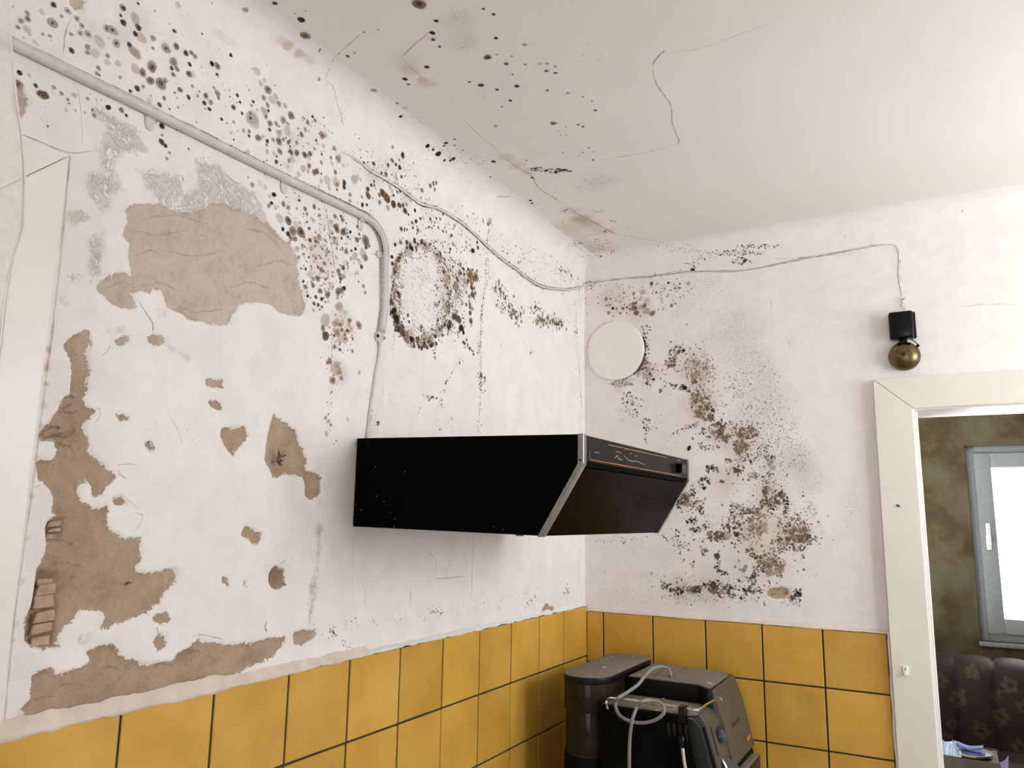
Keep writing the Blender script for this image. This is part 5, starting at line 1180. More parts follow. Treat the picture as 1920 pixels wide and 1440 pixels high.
# ------------------------------------------------------------------ electrical conduit on the left wall
cr = .0075
zc = 2.198
cp = [(-2.25, 2.186), (-1.80, 2.192), (-1.567, 2.197), (-1.303, 2.201), (-1.12, 2.2055)]
path = [np.array((cr, y, z)) for y, z in cp]
bendc = (-1.085, 2.2055 - .058)
for i in range(1, 9):
    a = math.pi / 2 * i / 8
    path.append(np.array((cr, bendc[0] + .06 * math.sin(a), bendc[1] + .058 * math.cos(a))))
path += [np.array((cr, -1.0225, 2.09)), np.array((cr, -1.020, 2.04)), np.array((cr * .8, -1.024, 1.985))]
conduit = thing('conduit', 'grey painted steel conduit bending down the mouldy left wall', 'pipe', (0, -1.03, 2.0))
tube('pipe', smooth_path(path, 4), cr, 'conduit', conduit, 14)
PS = Stain()
pp = smooth_path(path, 10)
rg = random.Random(8)
for i in range(2, len(pp) - 1):
    ta = pp[i + 1] - pp[i - 1]; ta /= np.linalg.norm(ta)
    nr = np.array((1., 0, 0)); sd = np.cross(ta, nr)
    if sd[2] < -.2 or (abs(sd[2]) <= .2 and sd[1] < 0):
        sd = -sd
    frac = min(1., max(.15, (pp[i][1] + 1.75) / .3))
    for side, cnt in ((1, 8), (-1, 1)):
        for _ in range(cnt):
            if rg.random() > frac:
                continue
            an = rg.gauss(.86, .15) if side > 0 else -rg.gauss(1.6, .1)
            o = sd * math.sin(an) + nr * math.cos(an)
            w = np.cross(ta, o)
            c = pp[i] + ta * rg.uniform(-.004, .004) + o * (cr + .0003)
            a, b = rg.uniform(.0008, .0035), rg.uniform(.0006, .0012)
            k0 = len(PS.V)
            PS.V.append(c); PS.C.append((.03, .028, .025, .95))
            for k in range(7):
                q = k * 6.283 / 7
                PS.V.append(c + ta * a * math.cos(q) + w * b * math.sin(q)); PS.C.append((.06, .055, .05, .35))
            PS.F += [(k0, k0 + 1 + k, k0 + 1 + (k + 1) % 7) for k in range(7)]
PS.build('mould_grime', conduit, 'black grime along both edges of the pipe')
lower = [(cr * .7, -1.024, 1.99), (.004, -1.026, 1.94), (.003, -1.033, 1.90), (.0025, -1.040, 1.85), (.0025, -1.046, 1.80), (.003, -1.050, 1.766)]
tube('lead', smooth_path(lower, 5), .0028, 'conduit', conduit, 8)
for y, z, vert in ((-1.567, 2.197, 0), (-1.303, 2.201, 0), (-1.098, 2.203, 0), (-1.0235, 2.147, 1)):
    V, F = [], []
    for s in (-.007, .007):
        for k in range(9):
            a = math.pi * k / 8
            c, d = (cr + .0016) * math.cos(a), (cr + .0016) * math.sin(a)
            V.append((d + .001, y + s, z + c) if not vert else (d + .001, y + c, z + s))
    F = [(k, k + 1, 10 + k, 9 + k) for k in range(8)]
    c = mesh_obj('saddle_clip', V, F, 'conduit', conduit, True)
    m = c.modifiers.new('s', 'SOLIDIFY'); m.thickness = .0014
    t = prism_bm([(y + q[0] * .008, z - cr - .008 + q[1] * .011) for q in ((-1, 1), (-.9, -.4), (-.4, -1), (.4, -1), (.9, -.4), (1, 1))] if not vert
                 else [(y - cr - .006 + q[1] * .009, z + q[0] * .008) for q in ((-1, 1), (-.9, -.4), (-.4, -1), (.4, -1), (.9, -.4), (1, 1))], 0, .0004, .0028, .0007, 1)
    bm_obj('clip_tab', t, 'conduit', c, True, .7)
# lower clip with two screws and the daubed-over plaster below it
c = lathe('saddle_clip', [(.012, 0), (.012, .005), (.008, .008), (0, .0085)], (.0004, -1.026, 1.975), (1, 0, 0), 'conduit', conduit, 16)
for dy in (-.009, .009):
    lathe('screw_head', [(.0036, 0), (.0036, .002), (.002, .003), (0, .003)], (.006, -1.026 + dy, 1.975), (1, 0, 0), 'dark' if dy < 0 else 'brass', c, 10)
rg = random.Random(4)
for (x0, y0, x1, y1, w) in ((724, 500, 716, 625, .022), (714, 640, 703, 815, .020)):
    V, F = [], []
    n = 24
    for i in range(n + 1):
        t = i / n
        p = on(0, 0, x0 + (x1 - x0) * t, y0 + (y1 - y0) * t)
        ww = w * (.8 + .3 * rg.random()); hh = .0035 * math.sin(math.pi * min(1, t * 1.1 + .02)) + .0003
        for k in range(7):
            a = math.pi * k / 6
            V.append((hh * math.sin(a) ** 1.5 - .0002, p[1] - math.cos(a) * ww, p[2]))
    for i in range(n):
        for k in range(6):
            F.append((i * 7 + k, i * 7 + k + 1, (i + 1) * 7 + k + 1, (i + 1) * 7 + k))
    mesh_obj('plaster_daub', V, F, 'plaster_white', wall_left, True)

# ------------------------------------------------------------------ sheer curtain at the left edge
ce = [(14, -170), (14, -100), (15, -40), (17, 40), (22, 110), (30, 190), (40, 260), (45, 330), (44, 380), (42, 430), (26, 480), (19, 521), (10, 580), (4, 640), (-8, 720), (-20, 820), (-30, 1000), (-30, 1200)]
ce = smooth_path([on(0, .085, *q) for q in ce], 3)
V, F = [], []
NU = 40
for e in ce:
    for k in range(NU + 1):
        t = k / NU
        y = e[1] - t * (2.35 + e[1] if False else .55)
        V.append((.085 + .014 * math.sin(t * 34) * min(1, t * 6) + .006 * math.sin(t * 80 + e[2] * 3), y, e[2]))
for i in range(len(ce) - 1):
    for k in range(NU):
        F.append((i * (NU + 1) + k, i * (NU + 1) + k + 1, (i + 1) * (NU + 1) + k + 1, (i + 1) * (NU + 1) + k))
curtain = thing('curtain', 'greyish white sheer curtain hanging at the left edge', 'curtain', (.085, -1.9, 1.4))
mesh_obj('curtain_panel', V, F, 'sheer', curtain, True)
tube('hem', [e + np.array((.0, .0006, 0)) for e in ce], .0013, 'plaster_white', curtain, 6)
top = ce[0][2]
tube('curtain_rod', [(.085, -2.7, top + .003), (.085, ce[0][1] + .03, top + .003)], .006, 'conduit', curtain, 8)
for y in (-2.66, ce[0][1] + .015):
    tube('rod_bracket', [(-.004, y, top + .003), (.086, y, top + .003)], .004, 'conduit', curtain, 6)

# ------------------------------------------------------------------ vent cover
dp = on(1, 0, 1154.5, 657.5)
vent = thing('vent_cover', 'round white vent cover on the back wall above the hood', 'vent cover', (dp[0], -.001, dp[2]))
lathe('cover_disc', [(.0945, .0), (.0945, .0048), (.0925, .0068), (.088, .0072), (.03, .0078), (0, .0078)], (dp[0], .001, dp[2]), (0, -1, 0), 'cover', vent, 64)
lathe('centre_screw', [(.004, 0), (.004, .0012), (.003, .002), (0, .0016)], (dp[0], -.0066, dp[2]), (0, -1, 0), 'plaster_white', vent, 16)

# ------------------------------------------------------------------ door bell
bell = thing('door_bell', 'black square door bell with brass gong above the doorway', 'bell', (.909, 0, 2.12))
bx0, bx1 = on(1, -.034, 1667, 610)[0], on(1, -.034, 1713, 610)[0]
bz1, bz0 = on(1, -.034, 1690, 583)[2], on(1, -.034, 1690, 634)[2]
bm_obj('housing', box_bm(bx0, bx1, -.036, -.0005, bz0, bz1, .006, 3), 'bakelite', bell, True, .7)
box('backplate', (bx0 - .002, bx1 + .005, -.014, -.0005, bz0 + .002, bz1 + .001), 'bakelite', bell, .004, 2)
g = on(1, -.032, 1695, 665)
gr = 27.5 * depth(g) / FPX
lathe('gong', [(gr, 0), (gr, .004), (gr * .97, .010), (gr * .86, .0175), (gr * .66, .0235), (gr * .40, .0275), (gr * .13, .029), (0, .0292)], (g[0], -.008, g[2]), (0, -1, 0), 'brass', bell, 40)
lathe('gong_screw', [(.0052, 0), (.0052, .001), (.0035, .003), (0, .003)], (g[0] - .001, -.0364, g[2] + .001), (0, -1, 0), 'dark', bell, 14)
box('neck', (g[0] - .010, g[0] + .009, -.020, -.0005, bz0 - .016, bz0 + .004), 'bakelite', bell, .003, 2)
tube('gong_post', [(g[0], -.001, g[2]), (g[0], -.010, g[2])], .006, 'bakelite', bell, 10)
q1, q2, q3 = on(1, -.018, 1709, 636), on(1, -.018, 1722, 646), on(1, -.018, 1721, 648)
tube('hammer_arm', [q1 + np.array((-.004, 0, .005)), q1, q2], .0012, 'bakelite', bell, 6)
lathe('hammer_head', [(.0005, -.004), (.0034, -.003), (.0040, 0), (.0034, .003), (.0005, .004)], q3, (1, 0, -.5), 'bakelite', bell, 12)
kn = [(1691, 556), (1688, 560), (1694, 562), (1696, 558), (1689, 564), (1692, 567), (1687, 574)]
knot = tube('wire_knot', smooth_path([on(1, -.004 - .0015 * (i % 3), *q) for i, q in enumerate(kn)], 5), .0011, 'silver_print', bell, 6)
tube('lead_end', smooth_path([on(1, -.005, *q) for q in ((1691, 566), (1692, 575), (1694, 580), (1697, 578), (1694, 585))], 4), .0010, 'silver_print', bell, 6)

# ------------------------------------------------------------------ hook and insect on the door casing
hp = on(1, -.022, 1698, 1257)
hook = thing('adhesive_hook', 'small white plastic hook stuck on the cream door casing', 'hook', (hp[0], -.022, hp[2]))
box('hook_plate', (hp[0] - .0072, hp[0] + .0072, -.0255, -.0218, hp[2] - .011, hp[2] + .011), 'hook', hook, .0018, 2)
box('hook_prong', (hp[0] - .0032, hp[0] + .0032, -.035, -.0252, hp[2] - .0105, hp[2] - .006), 'hook', hook, .0015, 2)
box('hook_tip', (hp[0] - .0032, hp[0] + .0032, -.036, -.0325, hp[2] - .0100, hp[2] + .001), 'hook', hook, .0012, 2)
box('slot', (hp[0] - .0014, hp[0] + .0005, -.0259, -.0250, hp[2] - .004, hp[2] + .0075), 'dark', hook)
fp = on(1, -.023, 1684, 948)
V1 = tube_data([fp + np.array((-.0030, 0, .0028)), fp + np.array((-.0015, -.001, .0012)), fp, fp + np.array((.0022, -.0008, -.0022)), fp + np.array((.0036, 0, -.0032))], [.0008, .0017, .0013, .0019, .0006], 8)
legs = [tube_data([fp, fp + np.array((sx * .003, -.001, sz * .002)), fp + np.array((sx * .0045, .0008, sz * .0035 - .001))], .00022, 4) for sx in (-1, 1) for sz in (-1, .2, 1)]
fly = mesh_obj('dead_insect', *join_data([V1] + legs), 'bakelite', None, True)
tag(fly, 'tiny black dead insect stuck on the door casing', 'insect')
# ------------------------------------------------------------------ cooker hood on the left wall
HY0, HY1 = -1.077, -.494
PT, PF, PK, PB, PR = (.0015, 1.765), (.474, 1.7545), (.474, 1.7065), (.4005, 1.5905), (.0015, 1.5985)
hood = thing('cooker_hood', 'black wall cooker hood with slanted glossy front and chrome edges', 'cooker hood', (0, (HY0 + HY1) / 2, 1.60))


def inset(p, q, t):
    return (p[0] + (q[0] - p[0]) * t, p[1] + (q[1] - p[1]) * t)


bm_obj('side_panel', prism_bm([PT, (.4655, 1.7547), (.4655, 1.7085), (.3935, 1.5908), PR], 1, HY0, HY0 + .012, .0012, 1), 'black', hood)
bm_obj('side_panel', prism_bm([PT, (.4655, 1.7547), (.4655, 1.7085), (.3935, 1.5908), PR], 1, HY1 - .012, HY1, .0012, 1), 'black', hood)
bm_obj('top_panel', prism_bm([(.0015, 1.7635), (.470, 1.7530), (.470, 1.7505), (.0015, 1.761)], 1, HY0 + .012, HY1 - .012), 'black', hood)
bm_obj('filter_panel', prism_bm([(.0015, 1.602), (.385, 1.5945), (.385, 1.598), (.0015, 1.606)], 1, HY0 + .012, HY1 - .012), 'chrome_dull', hood)
box('back_panel', (.0015, .004, HY0 + .012, HY1 - .012, 1.60, 1.76), 'black', hood)
TR = .0115
for y0, y1 in ((HY0 - .0015, HY0 + TR), (HY1 - TR * .6, HY1 + .0012)):
    o = [(.4655, 1.7555), (.4762, 1.7553), (.4762, 1.7062), (.4030, 1.5888), (.3925, 1.5888), (.4655, 1.7075)]
    t = bm_obj('edge_trim', prism_bm(o, 1, y0, y1, .0014, 2), 'chrome_dull', hood)
    if y0 < -1:
        lathe('trim_screw', [(.0022, 0), (.0018, .0008), (0, .0008)], (.4700, y0, 1.7125), (0, -1, 0), 'dark', t, 8)
fy0, fy1 = HY0 + TR, HY1 - TR * .6
bm_obj('front_panel', prism_bm([(.468, 1.7540), (.4748, 1.7538), (.4748, 1.7112), (.468, 1.7112)], 1, fy0, fy1, .0007, 1), 'black_panel', hood)
bm_obj('seam_strip', prism_bm([(.4665, 1.7110), (.4722, 1.7110), (.4700, 1.7030), (.4650, 1.7030)], 1, fy0, fy1), 'black', hood)
bm_obj('slanted_panel', prism_bm([(.4690, 1.7012), (.4720, 1.7008), (.4020, 1.5905), (.3985, 1.5905)], 1, fy0, fy1, .0006, 1), 'black_gloss', hood)


def on_front(u, v, e=.0003):
    """u along the front panel 0..1 from the near end, v height 0..1"""
    return np.array((.4748 + e, fy0 + u * (fy1 - fy0), 1.7088 + v * .045))


def strip(name, pts, w, mat, parent, e=.0003):
    V, F = [], []
    P = [on_front(u, v, e) for u, v in pts]
    for i, p in enumerate(P):
        t = P[min(i + 1, len(P) - 1)] - P[max(i - 1, 0)]
        t /= np.linalg.norm(t)
        s = np.cross(t, (1., 0, 0)) * w / 2
        V += [p + s, p - s]
    F = [(2 * i, 2 * i + 1, 2 * i + 3, 2 * i + 2) for i in range(len(P) - 1)]
    return mesh_obj(name, V, F, mat, parent)


a8 = [math.pi / 2 * i / 5 for i in range(6)]
lowp = [(.025, .45)] + [(.040 - .015 * math.cos(a), .24 - .10 * math.sin(a)) for a in a8] + [(.3, .14), (.6, .135), (.90, .13)]
strip('pin_line', lowp, .0011, 'copper', hood)
strip('pin_line', [(.17, .84), (.3, .845), (.45, .85), (.62, .86), (.70, .862)], .0011, 'copper', hood)
strip('pin_line', [(.70, .862), (.74, .864)], .0007, 'silver_print', hood)
# worn remains of a silver script on the panel: broken strokes, no longer readable
for st in ([(.06, .42), (.085, .46), (.10, .40)], [(.23, .62), (.255, .66), (.275, .60)], [(.22, .36), (.245, .52), (.25, .40), (.27, .34)], [(.30, .55), (.335, .42), (.37, .38), (.41, .42)], [(.35, .66), (.375, .72)], [(.41, .42), (.46, .38), (.49, .34)], [(.235, .46), (.26, .38), (.285, .36)], [(.40, .62), (.42, .64)], [(.31, .82), (.33, .84)]):
    strip('worn_script', smooth_path([np.array(q) for q in st], 4), .0009, 'silver_print', hood)
strip('button_mark', [(.862, .88), (.915, .885)], .0012, 'silver_print', hood)
strip('button_mark', [(.945, .55), (.958, .54)], .0018, 'silver_print', hood)
strip('button_mark', [(.955, .44), (.972, .42)], .0008, 'silver_print', hood)
bp = on_front(.885, .46)
box('switch_plate', (.4742, .4756, fy0 + .835 * (fy1 - fy0), fy0 + .94 * (fy1 - fy0), 1.7165, 1.742), 'black_panel', hood, .0005, 1)
for i in range(4):
    y = fy0 + (.853 + .0225 * i) * (fy1 - fy0)
    box('push_button', (.4745, .4835 if i else .487, y - (.0030 if i else .0060), y + .0030, 1.7195, 1.7395), 'button' if i else 'black', hood, .0012, 2)
box('cable_clip', (.335, .349, HY0 + .03, HY0 + .036, 1.5885, 1.5975), 'chrome_dull', hood, .001, 1)
# grease smear on the slanted glass
gm = Stain()
d_ = np.array((-.0725, 0, -.1145)); d_ /= np.linalg.norm(d_)
nn = np.array((.1145, 0, -.0725)); nn /= np.linalg.norm(nn)
rg = random.Random(9)
for _ in range(60):
    u, v = rg.gauss(.62, .06), rg.gauss(.5, .12)
    if not (.1 < v < .95):
        continue
    o = np.array((.4745, fy0 + u * (fy1 - fy0), 1.705)) + d_ * v * .135 + nn * .0006
    r = rg.uniform(.0008, .004) * (1.6 if rg.random() < .12 else 1)
    b = len(gm.V)
    gm.V.append(o); gm.C.append((.002, .002, .002, .9))
    for k in range(8):
        a = k * math.pi / 4
        gm.V.append(o + r * rg.uniform(.6, 1.3) * (math.cos(a) * np.array((0, 1., 0)) + math.sin(a) * d_)); gm.C.append((.002, .002, .002, .15))
    gm.F += [(b, b + 1 + k, b + 1 + (k + 1) % 8) for k in range(8)]
gm.build('grease_smear', hood, 'dark greasy smears on the slanted panel')
dust = [tube_data([(a + rg.uniform(-.001, .001), HY0 - .0004, z), (a + rg.uniform(-.003, .003), HY0 - .0004, z + rg.uniform(-.002, .002))], .00045, 4) for a, z in ((.03, 1.755), (.05, 1.71), (.075, 1.645), (.085, 1.64), (.045, 1.66), (.055, 1.655), (.12, 1.70), (.118, 1.695), (.09, 1.625), (.10, 1.615), (.02, 1.63), (.10, 1.60), (.008, 1.64), (.006, 1.62), (.33, 1.60), (.31, 1.604))]
o = mesh_obj('paint_specks', *join_data(dust), 'silver_print', hood); o['kind'] = 'stuff'

# ------------------------------------------------------------------ coffee machine in the corner, on the worktop
worktop = thing('worktop', 'grey worktop along the left wall carrying the coffee machine', 'worktop', (.3, -.8, .84))
box('worktop_slab', (.009, .62, -1.6, -.009, .85, .884), 'worktop', worktop, .004, 2)
box('base_unit', (.02, .58, -1.58, -.02, 0, .85), 'trim_white', worktop, .004, 1)
cm = thing('coffee_machine', 'dusty black espresso machine in the tiled corner', 'coffee machine', (.33, -.26, .884))


def stadium(cx, y0, y1, r, n=12, rb=None):
    """outline round at the near end y0, squarer at the far end"""
    rb = rb or r
    pts = []
    for i in range(n + 1):
        a = math.pi + math.pi * i / n
        pts.append((cx + r * math.cos(a), y0 + r + r * math.sin(a)))
    for i in range(n // 2 + 1):
        a = math.pi / 2 * i / (n // 2)
        pts.append((cx + r - rb + rb * math.cos(a), y1 - rb + rb * math.sin(a)))
    for i in range(n // 2 + 1):
        a = math.pi / 2 + math.pi / 2 * i / (n // 2)
        pts.append((cx - r + rb + rb * math.cos(a), y1 - rb + rb * math.sin(a)))
    return pts


RCX = .1745
def tank(nm, r, y0, z0, z1, mat, bev=.002):
    return bm_obj(nm, prism_bm(stadium(RCX, y0, -.055, r, 14, .045), 2, z0, z1, bev, 2), mat, cm, True, .6)


tank('tank_lid', .0640, -.432, 1.224, 1.243, 'dusty', .004)
tank('tank_rim', .0625, -.430, 1.160, 1.226, 'smoke', .002)
tank('tank', .0590, -.426, 1.060, 1.162, 'smoke', .002)
tank('tank_base', .0630, -.430, .886, 1.062, 'plastic', .003)
ms = .0
BY0, BY1 = -.422, -.075
body = [(.228, .886), (.520, .886), (.520, .905), (.512, .99), (.492, 1.085), (.470, 1.165), (.452, 1.184), (.228, 1.184)]
bb_ = prism_bm(body, 1, BY0, BY1)
bm_obj('housing', bb_, 'plastic', cm)
e = [q for q in [(.435, 1.184), (.452, 1.184), (.470, 1.165), (.492, 1.085), (.512, .99), (.520, .905), (.520, .888), (.476, .888), (.470, .99), (.452, 1.085), (.434, 1.160)]]
bm_obj('corner_panel', prism_bm(e, 1, BY0 - .003, BY0 + .02, .006, 3), 'plastic_grey', cm, True, .6)
# warming tray, its raised back block and the gutter between them
bm_obj('cup_tray', prism_bm([(.232, -.420), (.440, -.420), (.456, -.405), (.456, -.292), (.232, -.292)], 2, 1.181, 1.187, .002, 2), 'dusty', cm, True, .6)
for i in range(0):
    box('tray_rib', (.26, .43, -.395 + .035 * i, -.392 + .035 * i, 1.1868, 1.1880), 'dusty', cm)
bm_obj('back_block', prism_bm([(.245, -.290), (.425, -.290), (.452, -.318), (.463, -.312), (.461, -.130), (.440, -.095), (.245, -.085)], 2, 1.17, 1.231, .005, 3), 'dusty', cm, True, .6)
for x0 in (.300, .340):
    box('lid_groove', (x0, x0 + .0012, -.255, -.11, 1.2303, 1.2315), 'dark', cm)
# front: control bezel with round knob, label, spout and frothing lever
fx = lambda z: np.interp(z, [.886, .905, .99, 1.085, 1.165, 1.184], [.52, .52, .512, .492, .470, .452])
frt = [(fx(z), z) for z in (1.165, 1.125, 1.085, 1.06)]
bezel = bm_obj('control_bezel', prism_bm([(.452, 1.188), (.458, 1.186)] + [(a + .006, b) for a, b in frt] + [(a - .02, b) for a, b in frt[::-1]], 1, -.402, -.298, .0025, 2), 'bezel', cm, True, .6)
bm_obj('control_bezel', prism_bm([(.440, 1.226), (.462, 1.226), (.484, 1.168), (.501, 1.093), (.510, 1.058), (.488, 1.058), (.45, 1.16)], 1, -.302, -.088, .004, 2), 'bezel', cm, True, .6)
fn = np.array((.966, 0, .26))
kc = np.array((fx(1.125) + .0065, -.340, 1.132))
lathe('knob', [(.017, 0), (.016, .007), (.013, .010), (0, .0105)], kc, fn, 'blue_grey', bezel, 6)
tube('knob_ring', [kc + .020 * (math.cos(a) * np.array((0, 1., 0)) + math.sin(a) * np.array((-.26, 0, .966))) + fn * .002 for a in np.linspace(.5, 2.6, 10)], .0012, 'dark', bezel, 6)
lp = np.array((.5035, -.128, 1.083))
bm_obj('orange_label', prism_bm([(-.0165, -.006), (.0165, -.006), (.0165, .006), (-.0165, .006)], 0, 0, .0012), 'orange', bezel).location = lp
for i in range(4):
    q = np.array((.4935, -.235 + .020 * i, 1.13))
    tube('panel_mark', [q, q + np.array((-.003, .0, .010))], .0010, 'dark', bezel, 5)
tube('panel_slot', [(fx(1.160) + .006, -.385, 1.160), (fx(1.13) + .0062, -.385, 1.130), (fx(1.10) + .006, -.384, 1.100)], .0022, 'dark', bezel, 6)
sp = smooth_path([(fx(1.09) + .008, -.372, 1.092), (fx(1.08) + .016, -.374, 1.075), (fx(1.06) + .020, -.374, 1.05), (fx(1.0) + .020, -.374, 1.0), (fx(.95) + .022, -.374, .95)], 5)
tube('brew_lever', sp, .0034, 'chrome', cm, 10)
guard = [(fx(1.092) + .004, 1.092), (fx(1.07) + .030, 1.068), (fx(1.03) + .040, 1.02), (fx(.98) + .042, .985), (fx(.97) - .004, .965), (fx(1.03) - .004, 1.03)]
bm_obj('brew_guard', prism_bm(guard, 1, -.372, -.320, .004, 2), 'blue_grey', cm, True, .6)
box('drip_lip', (.490, .522, -.26, -.088, .99, 1.038), 'plastic_grey', cm, .004, 2)
box('drip_slot', (.500, .5235, -.235, -.19, 1.022, 1.034), 'dark', cm)
# side ribs behind the steam pipe
for i in range(4):
    x = .392 + .0135 * i
    tube('side_rib', [(x, BY0 - .001, 1.165), (x + .004, BY0 - .0015, 1.10), (x + .008, BY0 - .001, 1.03)], .0032, 'plastic', cm, 8)
st = [on(1, BY0 - .010, *q) for q in ((1279, 1398), (1281, 1412), (1283, 1428), (1286, 1445), (1290, 1475), (1294, 1510))]
tube('steam_pipe', st, .0040, 'ivory', cm, 10)
tube('steam_joint', [st[0] + np.array((-.001, 0, .022)), st[0] + np.array((0, 0, -.003))], .0075, 'plastic_gloss', cm, 12)
# chrome rail round the tray, with its black clip
RZ = 1.2005
rail = [on(2, RZ, *q) for q in ((1146, 1309), (1200, 1315), (1271, 1326), (1300, 1331))]
r0 = on(2, RZ, 1137, 1316)
re = on(2, RZ, 1347, 1309)
rp = [np.array((r0[0] + .002, r0[1] + .004, 1.184)), np.array((r0[0], r0[1] + .002, 1.194)), r0] + rail + [on(2, RZ, 1311, 1330), on(2, RZ, 1322, 1322), re, re + np.array((.003, .012, -.006)), re + np.array((.003, .012, -.018))]
tube('chrome_rail', smooth_path(rp, 5), .0030, 'chrome', cm, 10)
c0, c1 = on(2, RZ, 1274, 1326), on(2, RZ, 1289, 1328)
box('rail_clip', (c0[0], c1[0], BY0 - .006, max(c0[1], c1[1]) + .008, 1.168, RZ + .005), 'plastic_gloss', cm, .003, 2)
# paint flakes fallen on the machine
fl = []
rg = random.Random(3)
for px, py, z in ((1146, 1231, 1.2435), (1187, 1231, 1.2435), (1133, 1251, 1.2435), (1140, 1236, 1.2435), (1259, 1268, 1.2315), (1330, 1281, 1.2315), (1333, 1282, 1.2315), (1282, 1312, 1.189), (1245, 1310, 1.189), (1233, 1331, 1.188), (1237, 1333, 1.188), (1230, 1332, 1.188), (1240, 1330, 1.188), (1200, 1266, 1.2315), (1250, 1257, 1.2315)):
    p = on(2, z, px, py)
    k = 6; r = rg.uniform(.0012, .0032) * (1.5 if (px, py) in ((1330, 1281), (1233, 1331)) else 1)
    V = [p + np.array((r * 1.5 * math.cos(a) * rg.uniform(.6, 1.2), r * math.sin(a) * rg.uniform(.6, 1.2), h)) for h in (0, .0008) for a in [6.28 * i / k for i in range(k)]]
    fl.append((V, [tuple(range(k, 2 * k))] + [(i, (i + 1) % k, k + (i + 1) % k, k + i) for i in range(k)]))
o = mesh_obj('paint_flakes', *join_data(fl), 'plaster_white', cm); o['kind'] = 'stuff'; o['label'] = 'white paint flakes fallen on the dusty top'

# grey cable draped over it
CB = []
for q, z in (((1258, 1268), 1.234), ((1256, 1258), 1.242), ((1249, 1252), 1.247), ((1236, 1250), 1.250), ((1222, 1255), 1.248), ((1210, 1267), 1.236), ((1196, 1284), 1.222), ((1175, 1299), 1.211), ((1160, 1308), 1.2065)):
    CB.append(on(2, z, *q))
for q, y in (((1155, 1316), -.418), ((1155, 1328), -.433), ((1162, 1341), -.437), ((1176, 1350), -.438), ((1196, 1355), -.438), ((1216, 1354), -.438), ((1234, 1347), -.438), ((1245, 1336), -.437)):
    CB.append(on(1, y, *q))
for q, z in (((1244, 1324), 1.199), ((1234, 1316), 1.206), ((1218, 1313), 1.2085), ((1205, 1315), 1.209)):
    CB.append(on(2, z, *q))
for q, y in (((1195, 1325), -.434), ((1188, 1342), -.446), ((1184, 1358), -.449), ((1181, 1385), -.440), ((1180, 1415), -.438), ((1180, 1450), -.437), ((1179, 1500), -.436)):
    CB.append(on(1, y, *q))
CB.append(np.array((CB[-1][0], -.46, .8892)))
CB.append(np.array((CB[-1][0] - .03, -.56, .8892)))
cab = tube('power_cable', smooth_path(CB, 5), .0040, 'cable', None, 10)
tag(cab, 'grey cable looped over the chrome rail of the coffee machine', 'cable')

# ------------------------------------------------------------------ next room: channelled sofa, box and things on it
SY = 2.95
s0, s1 = on(1, SY - .06, 1790, 1232), on(1, SY - .06, 1862, 1236)
pit = (s1[0] - s0[0])
xs0 = s0[0] - 3 * pit
stz = on(1, SY, 1830, 1231)[2]
sofa = thing('sofa', 'dark brown floral sofa with channelled back under the far window', 'sofa', (1.4, SY - .3, 0))
FLW = []
for cx, cy, s in ((850, 760, 1.), (615, 820, 1.), (1110, 855, 1.), (745, 960, 1.), (1050, 1080, 1.), (910, 1180, 1.), (660, 1240, .9), (1190, 1300, 1.), (1215, 1010, .9), (700, 1130, .7), (1010, 930, .6)):
    p = on(1, SY - .10, 1600 + cx / 3.79, 1060 + cy / 3.79)
    FLW.append((p[0], p[2], .030 * s, R1.uniform(0, 6)))


def flower_dist(x, z):
    d = .5
    for fx_, fz, r, ph in FLW:
        dx, dz = x - fx_, z - fz
        if abs(dx) > .1 or abs(dz) > .1:
            continue
        for k in range(5):
            a = ph + k * 1.257
            qx, qz = dx - r * .95 * math.cos(a), dz - r * .95 * math.sin(a)
            d = min(d, math.hypot(qx, qz) - r * .52)
        e_ = math.hypot(dx + r * 1.9 * math.cos(ph), dz - r * 1.8 * math.sin(ph)) - r * .35
        d = min(d, e_)
    return d


V, F, FD = [], [], []
prof = [(SY + .13, .25), (SY + .13, stz - .10), (SY + .125, stz - .04), (SY + .10, stz - .010), (SY + .06, stz), (SY + .02, stz - .003), (SY - .03, stz - .018), (SY - .065, stz - .045), (SY - .085, stz - .085)] + [(SY - .09 - .0 * i, stz - .085 - .018 * i) for i in range(1, 28)]
nx = 9 * 14
xs = [xs0 + pit * i / 14 for i in range(nx + 1)]
for x in xs:
    t = ((x - s0[0]) / pit) % 1.0
    b = abs(math.sin(math.pi * t)) ** .38
    for j, (y, z) in enumerate(prof):
        k = 1 if j < 4 else 1
        if j <= 1:
            V.append((x, y, z))
        else:
            cy_, cz_ = SY + .03, min(z, stz - .09)
            f_ = 1 - .055 * (1 - b) / .12
            dy, dzz = y - cy_, z - cz_
            L = math.hypot(dy, dzz) + 1e-9
            q = .030 * (1 - b)
            V.append((x, y - dy / L * q, z - dzz / L * q))
        FD.append(flower_dist(x, z))
m = len(prof)
for i in range(nx):
    for j in range(m - 1):
        F.append((i * m + j, (i + 1) * m + j, (i + 1) * m + j + 1, i * m + j + 1))
back = mesh_obj('backrest', V, F, 'sofa', sofa, True)
a = back.data.attributes.new('flower', 'FLOAT', 'POINT'); a.data.foreach_set('value', np.array(FD, dtype=np.float32))
bm_ = bmesh.new(); bm_.from_mesh(back.data); bmesh.ops.recalc_face_normals(bm_, faces=bm_.faces); bm_.to_mesh(back.data); bm_.free()


def add_flower_attr(o):
    a = o.data.attributes.new('flower', 'FLOAT', 'POINT')
    a.data.foreach_set('value', np.full(len(o.data.vertices), .5, dtype=np.float32))


